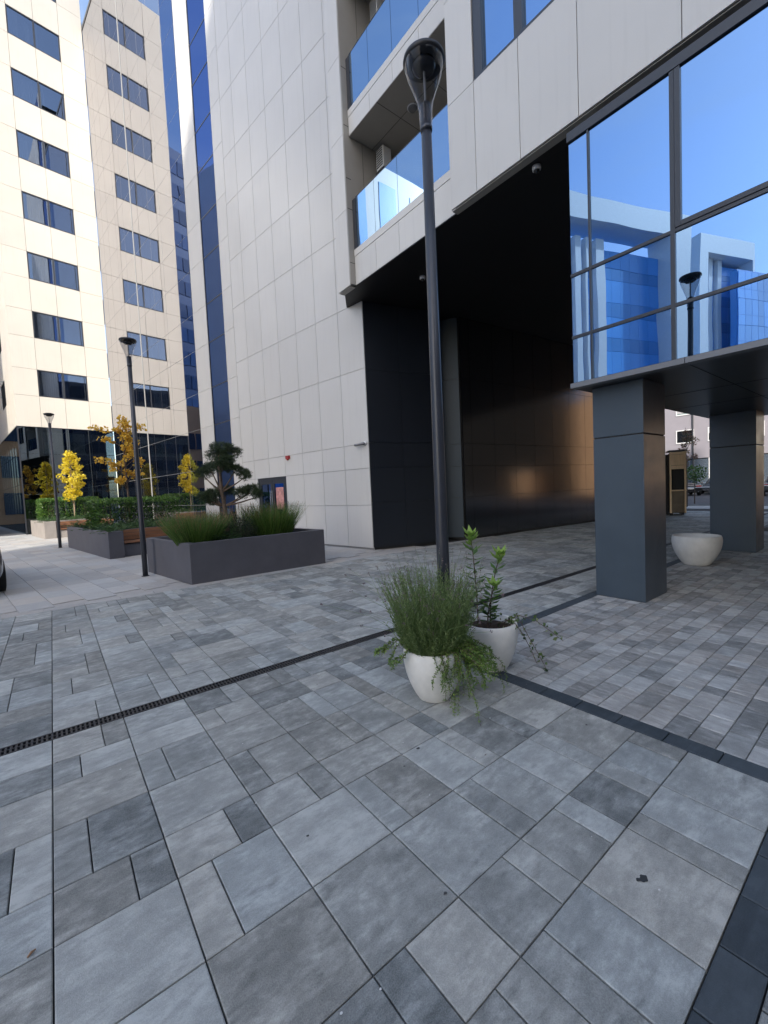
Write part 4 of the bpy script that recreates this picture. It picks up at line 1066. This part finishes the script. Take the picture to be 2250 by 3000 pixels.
grass_clump('tall green ornamental grass at the right of the near planter', (3.92, 9.15, .66), 2600, .40, .86, .42, .03)
grass_clump('loose feathery grass with pale tips behind the pine', (3.35, 9.6, .66), 900, .35, .8, .5, .25, .003)
t = thing('shrub', 'dark round shrub between the pine and the tall grass', 'shrub', (3.22, 9.05, .66))
q = MB(); leaf_cloud(q, (0, 0, .24), (.30, .28, .26), 2300, .035, .014, 0, 1., .2, .3); q.build('foliage', M['shrub'], t)
q = MB()
for k in range(8): a = k * .8; q.tube([(0, 0, 0), (math.cos(a) * .2, math.sin(a) * .2, .3)], [.008, .003], 5)
q.build('stem', M['bark'], t)
t = thing('shrub', 'low feathery dark green shrub left of the pine trunk', 'shrub', (2.62, 8.80, .66))
q = MB(); juniper(q, -.22, .18, -.12, .15, 46); q.build('foliage', M['juniper'], t)
q = MB(); q.tube([(0, 0, 0), (.05, .02, .15)], [.012, .005], 6); q.build('stem', M['bark'], t)

# ------------------------------------------------------------------ white pots
def make_pot(label, loc, r, h, rb, rim=.03, lip=.0):
    t = thing('plant_pot', label, 'plant pot', loc, 0, 'white rounded plant pots')
    n = 56
    prof = [(rb * .86, 0), (rb * .97, .004), (rb, .012)]
    for k in range(1, 19):
        f = k / 18
        g_ = math.sin(min(1., (f / .86)) * math.pi / 2) ** .85
        rr = rb + (r - rb) * g_
        if f > .86: rr = r * (1 - .035 * ((f - .86) / .14) ** 2)
        prof.append((rr, .012 + (h - .012) * f))
    prof += [(r * .98 - rim * .35, h + .008), (r * .97 - rim, h), (r * .95 - rim, h - .10), (r * .55, h - .30 * h), (.02, h - .34 * h)]
    q = MB(); q.lathe(prof, n); b = q.build('pot', M['pot'], t, True)
    return t
p1 = (2.215, 2.30, 0); p2 = (2.955, 2.335, 0)
t1 = make_pot('white rounded pot in front, overflowing with rosemary', p1, .226, .385, .125)
t2 = make_pot('white rounded pot just behind, with two leafy stems and ivy', p2, .238, .405, .14)
for (t, r) in ((t1, .19), (t2, .195)):
    q = MB(); n = 26
    c = q.vert((0, 0, .365)); ring = [q.vert((math.cos(2 * math.pi * k / n) * r, math.sin(2 * math.pi * k / n) * r, .35 + rnd.uniform(-.01, .012))) for k in range(n)]
    mid = [q.vert((math.cos(2 * math.pi * k / n) * r * .55, math.sin(2 * math.pi * k / n) * r * .55, .36 + rnd.uniform(-.012, .016))) for k in range(n)]
    q.bridge(ring, mid)
    for k in range(n): q.face((mid[k], mid[(k + 1) % n], c))
    q.build('soil', M['soil'], t, True)
t3 = make_pot('empty white bowl planter standing between the dark columns', (9.08, 2.50, 0), .375, .52, .20)
# rosemary
t = thing('rosemary', 'bushy upright rosemary with trailing shoots in the front white pot', 'rosemary', (p1[0], p1[1], .36))
q = MB(); bq = MB(); sq_ = MB()
for _ in range(820):
    a = rnd.uniform(0, 6.283); rr = .19 * math.sqrt(rnd.random()); p = Vector((math.cos(a) * rr, math.sin(a) * rr, -.01))
    lean = rr / .19
    d = Vector((math.cos(a) * lean * .36 + rnd.uniform(-.15, .15), math.sin(a) * lean * .45 + rnd.uniform(-.15, .15), 1)).normalized()
    l = rnd.uniform(.26, .70) * (1.0 - .12 * lean)
    bend = Vector((rnd.uniform(-.1, .1), rnd.uniform(-.1, .1), 0))
    def at_(f): return p + d * l * f + bend * f * f * l
    sq_.tube([at_(0), at_(.5), at_(1)], [.0022, .0018, .0008], 4, False)
    ns = int(l / .016)
    for k in range(1, ns):
        f = k / ns
        c = at_(f); a2 = k * 2.4 + a
        dd = (d * .9 + Vector((math.cos(a2), math.sin(a2), .1)) * .8).normalized()
        q.leaf(c, dd, side_of(dd), rnd.uniform(.020, .036), .0055, min(1, rnd.random() * .6 + f * .35))
    if rnd.random() < .30:
        ex = rnd.uniform(.03, .16); e0 = at_(1); e1 = e0 + (d + rdir() * .25).normalized() * ex
        sq_.tube([e0, e1], [.0011, .0007], 3, False)
        for k in range(6):
            dd = (d + rdir() * .8).normalized(); bq.leaf(e1 + rdir() * .006 - d * .008 * k, dd, side_of(dd), .014, .006, rnd.random())
for _ in range(260):                                       # short bushy sprigs round the rim
    a = rnd.uniform(0, 6.283); rr = rnd.uniform(.10, .20); p = Vector((math.cos(a) * rr, math.sin(a) * rr, .0)); d = Vector((math.cos(a) * rnd.uniform(.2, .9), math.sin(a) * rnd.uniform(.2, .9), 1)).normalized(); l = rnd.uniform(.12, .34)
    sq_.tube([p, p + d * l], [.002, .001], 4, False)
    for k in range(int(l / .011)):
        c = p + d * l * (k / (l / .011)); a2 = k * 2.4; dd = (d * .8 + Vector((math.cos(a2), math.sin(a2), .1)) * .9).normalized()
        q.leaf(c, dd, side_of(dd), rnd.uniform(.020, .034), .006, rnd.random() * .9 + .1)
for _ in range(26):                                        # long wiry flower stalks
    a = rnd.uniform(1.8, 4.6); d = Vector((math.cos(a) * .8, math.sin(a) * .8, rnd.uniform(.5, 1.2))).normalized(); l = rnd.uniform(.45, .8)
    p = Vector((math.cos(a) * .1, math.sin(a) * .1, 0.05)); e = p + d * l + Vector((math.cos(a), math.sin(a), -.6)) * l * .12
    sq_.tube([p, p + d * l * .6, e], [.0014, .0012, .0008], 3, False)
    for k in range(7):
        dd = (d + rdir() * .7).normalized(); bq.leaf(e + rdir() * .008, dd, side_of(dd), .016, .007, rnd.random())
q.build('foliage', M['rosemary'], t); sq_.build('stem', M['rosemary'], t); bq.build('dry_buds', M['bud'], t)
q = MB(); sq_ = MB()
def trailer(a, reach, drop, n=46, start=.17, wob=.05, lf=.022):
    o_ = Vector((math.cos(a), math.sin(a), 0)); s0 = o_ * start + Vector((0, 0, .02)); w1 = rnd.uniform(-wob, wob); w2 = rnd.uniform(-wob, wob)
    pts = []
    for k in range(9):
        f = k / 8
        r = start + reach * (1 - (1 - f) ** 2)
        z = .03 + .05 * math.sin(min(1, f * 2.2) * math.pi) - drop * f ** 1.7
        pts.append(o_ * r + Vector((-o_.y, o_.x, 0)) * (w1 * f + w2 * math.sin(f * 5)) + Vector((0, 0, z)))
    sq_.tube(pts, [.003 - .002 * k / 8 for k in range(9)], 4, False)
    for k in range(n):
        f = k / (n - 1) * 8; i = min(7, int(f)); c = pts[i].lerp(pts[i + 1], f - i); d = (pts[i + 1] - pts[i]).normalized()
        for _ in range(2):
            dd = (d * .5 + rdir(.15)).normalized(); q.leaf(c, dd, side_of(dd), lf * rnd.uniform(.7, 1.3), lf * .34, rnd.uniform(.15, 1))
for _ in range(15): trailer(rnd.uniform(-2.25, -1.35), rnd.uniform(.06, .13), rnd.uniform(.15, .38))
trailer(-1.75, .15, .40, 60); trailer(-1.65, .14, .40, 60); trailer(-1.70, .30, .405, 60)
for _ in range(44): trailer(rnd.uniform(-1.35, .1), rnd.uniform(.10, .30), rnd.uniform(.02, .28), lf=.030)
for _ in range(6): trailer(rnd.uniform(2.3, 3.2), rnd.uniform(.10, .28), rnd.uniform(-.02, .12), lf=.028)
trailer(-.6, .42, .36); trailer(-.75, .36, .38)
q.build('trailing_foliage', M['trail'], t); sq_.build('trailing_stem', M['bark'], t)
# leafy stems with ivy
t = thing('euonymus', 'two upright stems with glossy leaf whorls in the rear white pot', 'shrub', (p2[0], p2[1], .37))
q = MB(); sq_ = MB()
for (bx, by, h, ln) in ((-.13, .02, .80, (-.035, .02)), (-.02, -.02, .62, (.10, -.05)), (-.08, -.04, .38, (-.02, -.1))):
    pts = [Vector((bx + ln[0] * f * f, by + ln[1] * f * f, h * f)) for f in (0, .25, .5, .75, 1)]
    sq_.tube(pts, [.007, .006, .005, .004, .003], 6)
    nl = int(h / .045)
    for k in range(nl):
        f = .18 + .82 * k / (nl - 1); i = min(3, int(f * 4)); c = pts[i].lerp(pts[i + 1], f * 4 - i)
        for j in range(3 if f < .9 else 7):
            a = k * 1.1 + j * 2.1 + rnd.uniform(-.4, .4) if f < .9 else j * .9
            upz = .25 + .9 * max(0, f - .7) / .3
            d = Vector((math.cos(a), math.sin(a), upz)).normalized(); s_ = Vector((-math.sin(a), math.cos(a), 0))
            L_ = rnd.uniform(.085, .125)
            q.leaf(c, (d + Vector((-.25, -.25, 0))).normalized(), s_, L_, L_ * .44, min(1, .12 + .5 * f * f + .45 * max(0, f - .75) / .25 + rnd.uniform(-.1, .15)), -.12)
q.build('foliage', M['euon'], t); sq_.build('stem', M['bark'], t)
t = thing('ivy', 'variegated ivy trailing over the rim of the rear white pot', 'ivy', (p2[0], p2[1], .37))
q = MB(); sq_ = MB()
def ivy(pts, n):
    pts = [Vector(p) for p in pts]; sq_.tube(pts, [.004 - .0025 * k / len(pts) for k in range(len(pts))], 5, False)
    m_ = len(pts) - 1
    for k in range(n):
        f = k / (n - 1) * m_; i = min(m_ - 1, int(f)); c = pts[i].lerp(pts[i + 1], f - i)
        d = (rdir(.5)).normalized(); s_ = side_of(d); L_ = rnd.uniform(.022, .045)
        q.leaf(c + d * .012, d, s_, L_, L_ * .9, rnd.random(), .1)
ivy([(.10, -.05, 0), (.22, -.14, .07), (.33, -.24, .02), (.42, -.33, -.08), (.50, -.40, -.17)], 34)
ivy([(.12, -.10, 0), (.15, -.21, .04), (.17, -.30, -.12), (.20, -.37, -.26), (.215, -.42, -.36)], 26)
ivy([(.05, -.12, 0), (.06, -.22, .05), (.10, -.27, -.05), (.16, -.31, -.2), (.19, -.33, -.3)], 20)
ivy([(.0, .0, .02), (.12, .05, .06), (.2, .04, .05)], 14)
ivy([(.03, -.05, .02), (.12, -.12, .05), (.2, -.1, .04), (.26, -.12, .03)], 16)
q.build('foliage', M['ivy'], t); sq_.build('stem', M['bark'], t)

# scattered litter round the pots and planters
q = MB()
for (cx, cy, r_, n_) in ((2.3, 2.2, .75, 26), (3.2, 2.2, .6, 14), (1.9, 3.6, 1.2, 18), (3.2, 8.0, 1.4, 18)):
    for _ in range(n_):
        a = rnd.uniform(0, 6.283); rr = r_ * math.sqrt(rnd.random()); d = Vector((math.cos(a * 3), math.sin(a * 3), .15)).normalized()
        q.leaf((cx + math.cos(a) * rr, cy + math.sin(a) * rr, .004), d, d.cross(Vector((0, 0, 1))).normalized(), rnd.uniform(.010, .024), .007, rnd.random())
tag(q.build('leaf_litter', M['bud']), 'tiny dry leaf bits scattered on the paving round the white pots', 'leaf litter', kind='stuff')
# street tree behind the kiosk
young_tree('street_tree', 'thin street tree with rusty leaves behind the wooden kiosk', (26.0, 7.55, 0), 2.0, 3.9, .55, 'rust', 700, 16, .09, .06, .03, 'bark', seed=21)
t = thing('shrub', 'small green roadside bush in front of the pale building', 'shrub', (28.8, 8.0, 0))
q = MB(); leaf_cloud(q, (0, 0, 1.7), (.65, .65, .45), 500, .12, .07, .3, 1, .2, .2); q.build('foliage', M['hedge'], t)
q = MB(); q.tube([(0, 0, 0), (.05, 0, 1.5)], [.03, .015], 6); q.build('stem', M['bark'], t)
# twig on the paving
o = thing('twig', 'tiny brown dry leaf lying on the grey paving at the left', 'leaf', (-.165, 1.945, .004), R(35))
q = MB(); q.tube([(-.014, 0, .002), (0, .002, .005), (.014, 0, .003)], [.003, .0045, .002], 6); q.build('dry_leaf', principled('dry_leaf', (.28, .16, .09), .8), o)

# ------------------------------------------------------------------ sky, sun, camera
wd_ = bpy.data.worlds.new('World'); scene.world = wd_; wd_.use_nodes = True
nt = wd_.node_tree; nt.nodes.clear()
sky = nt.nodes.new('ShaderNodeTexSky'); sky.sky_type = 'NISHITA'; sky.sun_disc = False
EL = R(35); sdir = Vector((-.788 * math.cos(EL), -.616 * math.cos(EL), math.sin(EL))).normalized()
sky.sun_elevation = EL; sky.sun_rotation = math.atan2(sdir.x, sdir.y)
sky.air_density = 1.0; sky.dust_density = 1.9; sky.ozone_density = .35
tcw = nt.nodes.new('ShaderNodeTexCoord'); mpw = nt.nodes.new('ShaderNodeMapping'); mpw.inputs['Scale'].default_value = (2.2, 2.2, 5.5); mpw.inputs['Rotation'].default_value = (.2, .35, .4)
ncw = nt.nodes.new('ShaderNodeTexNoise'); ncw.inputs['Scale'].default_value = 1.6; ncw.inputs['Detail'].default_value = 7; ncw.inputs['Roughness'].default_value = .58; ncw.inputs['Distortion'].default_value = .4
mrw = nt.nodes.new('ShaderNodeMapRange'); mrw.inputs[1].default_value = .45; mrw.inputs[2].default_value = .75; mrw.inputs[3].default_value = 0; mrw.inputs[4].default_value = .32
mxw = nt.nodes.new('ShaderNodeMix'); mxw.data_type = 'RGBA'; mxw.inputs[7].default_value = (3.0, 3.1, 3.2, 1)
nt.links.new(tcw.outputs['Generated'], mpw.inputs[0]); nt.links.new(mpw.outputs[0], ncw.inputs['Vector']); nt.links.new(ncw.outputs[0], mrw.inputs[0]); nt.links.new(mrw.outputs[0], mxw.inputs[0]); nt.links.new(sky.outputs[0], mxw.inputs[6])
bg = nt.nodes.new('ShaderNodeBackground'); bg.inputs[1].default_value = .15
ow = nt.nodes.new('ShaderNodeOutputWorld'); nt.links.new(mxw.outputs[2], bg.inputs[0]); nt.links.new(bg.outputs[0], ow.inputs[0])
sl = bpy.data.lights.new('sun', 'SUN'); sl.energy = 2.05; sl.angle = R(.5); sl.color = (1, .93, .82)
so = bpy.data.objects.new('sun', sl); col.objects.link(so); so.rotation_euler = sdir.to_track_quat('Z', 'Y').to_euler()
f_px = 1238.16; pt, rl, az = R(-2.99), R(-2.63), R(-38.1)
cp, sp_ = math.cos(pt), math.sin(pt); cr_, sr_ = math.cos(rl), math.sin(rl)
R0 = Matrix(((1, 0, 0), (0, sp_, -cp), (0, cp, sp_))); Z_ = Matrix(((cr_, -sr_, 0), (sr_, cr_, 0), (0, 0, 1)))
S_ = Matrix(((math.cos(az), math.sin(az), 0), (-math.sin(az), math.cos(az), 0), (0, 0, 1)))
Mc = Z_ @ R0 @ S_
right, down, fwd = Mc[0], Mc[1], Mc[2]
cam = bpy.data.cameras.new('camera'); co = bpy.data.objects.new('camera', cam); col.objects.link(co)
mw = Matrix(((right[0], -down[0], -fwd[0], 0), (right[1], -down[1], -fwd[1], 0), (right[2], -down[2], -fwd[2], 1.6), (0, 0, 0, 1)))
co.matrix_world = mw
cam.sensor_fit = 'VERTICAL'; cam.sensor_height = 36; cam.lens = f_px / 3000 * 36; cam.clip_end = 2000; cam.clip_start = .05
scene.camera = co
vs = scene.view_settings; vs.view_transform = 'Standard'; vs.look = 'None'; vs.exposure = 1.5; vs.gamma = 1
scene.cycles.max_bounces = 10; scene.cycles.transparent_max_bounces = 16; scene.cycles.glossy_bounces = 6
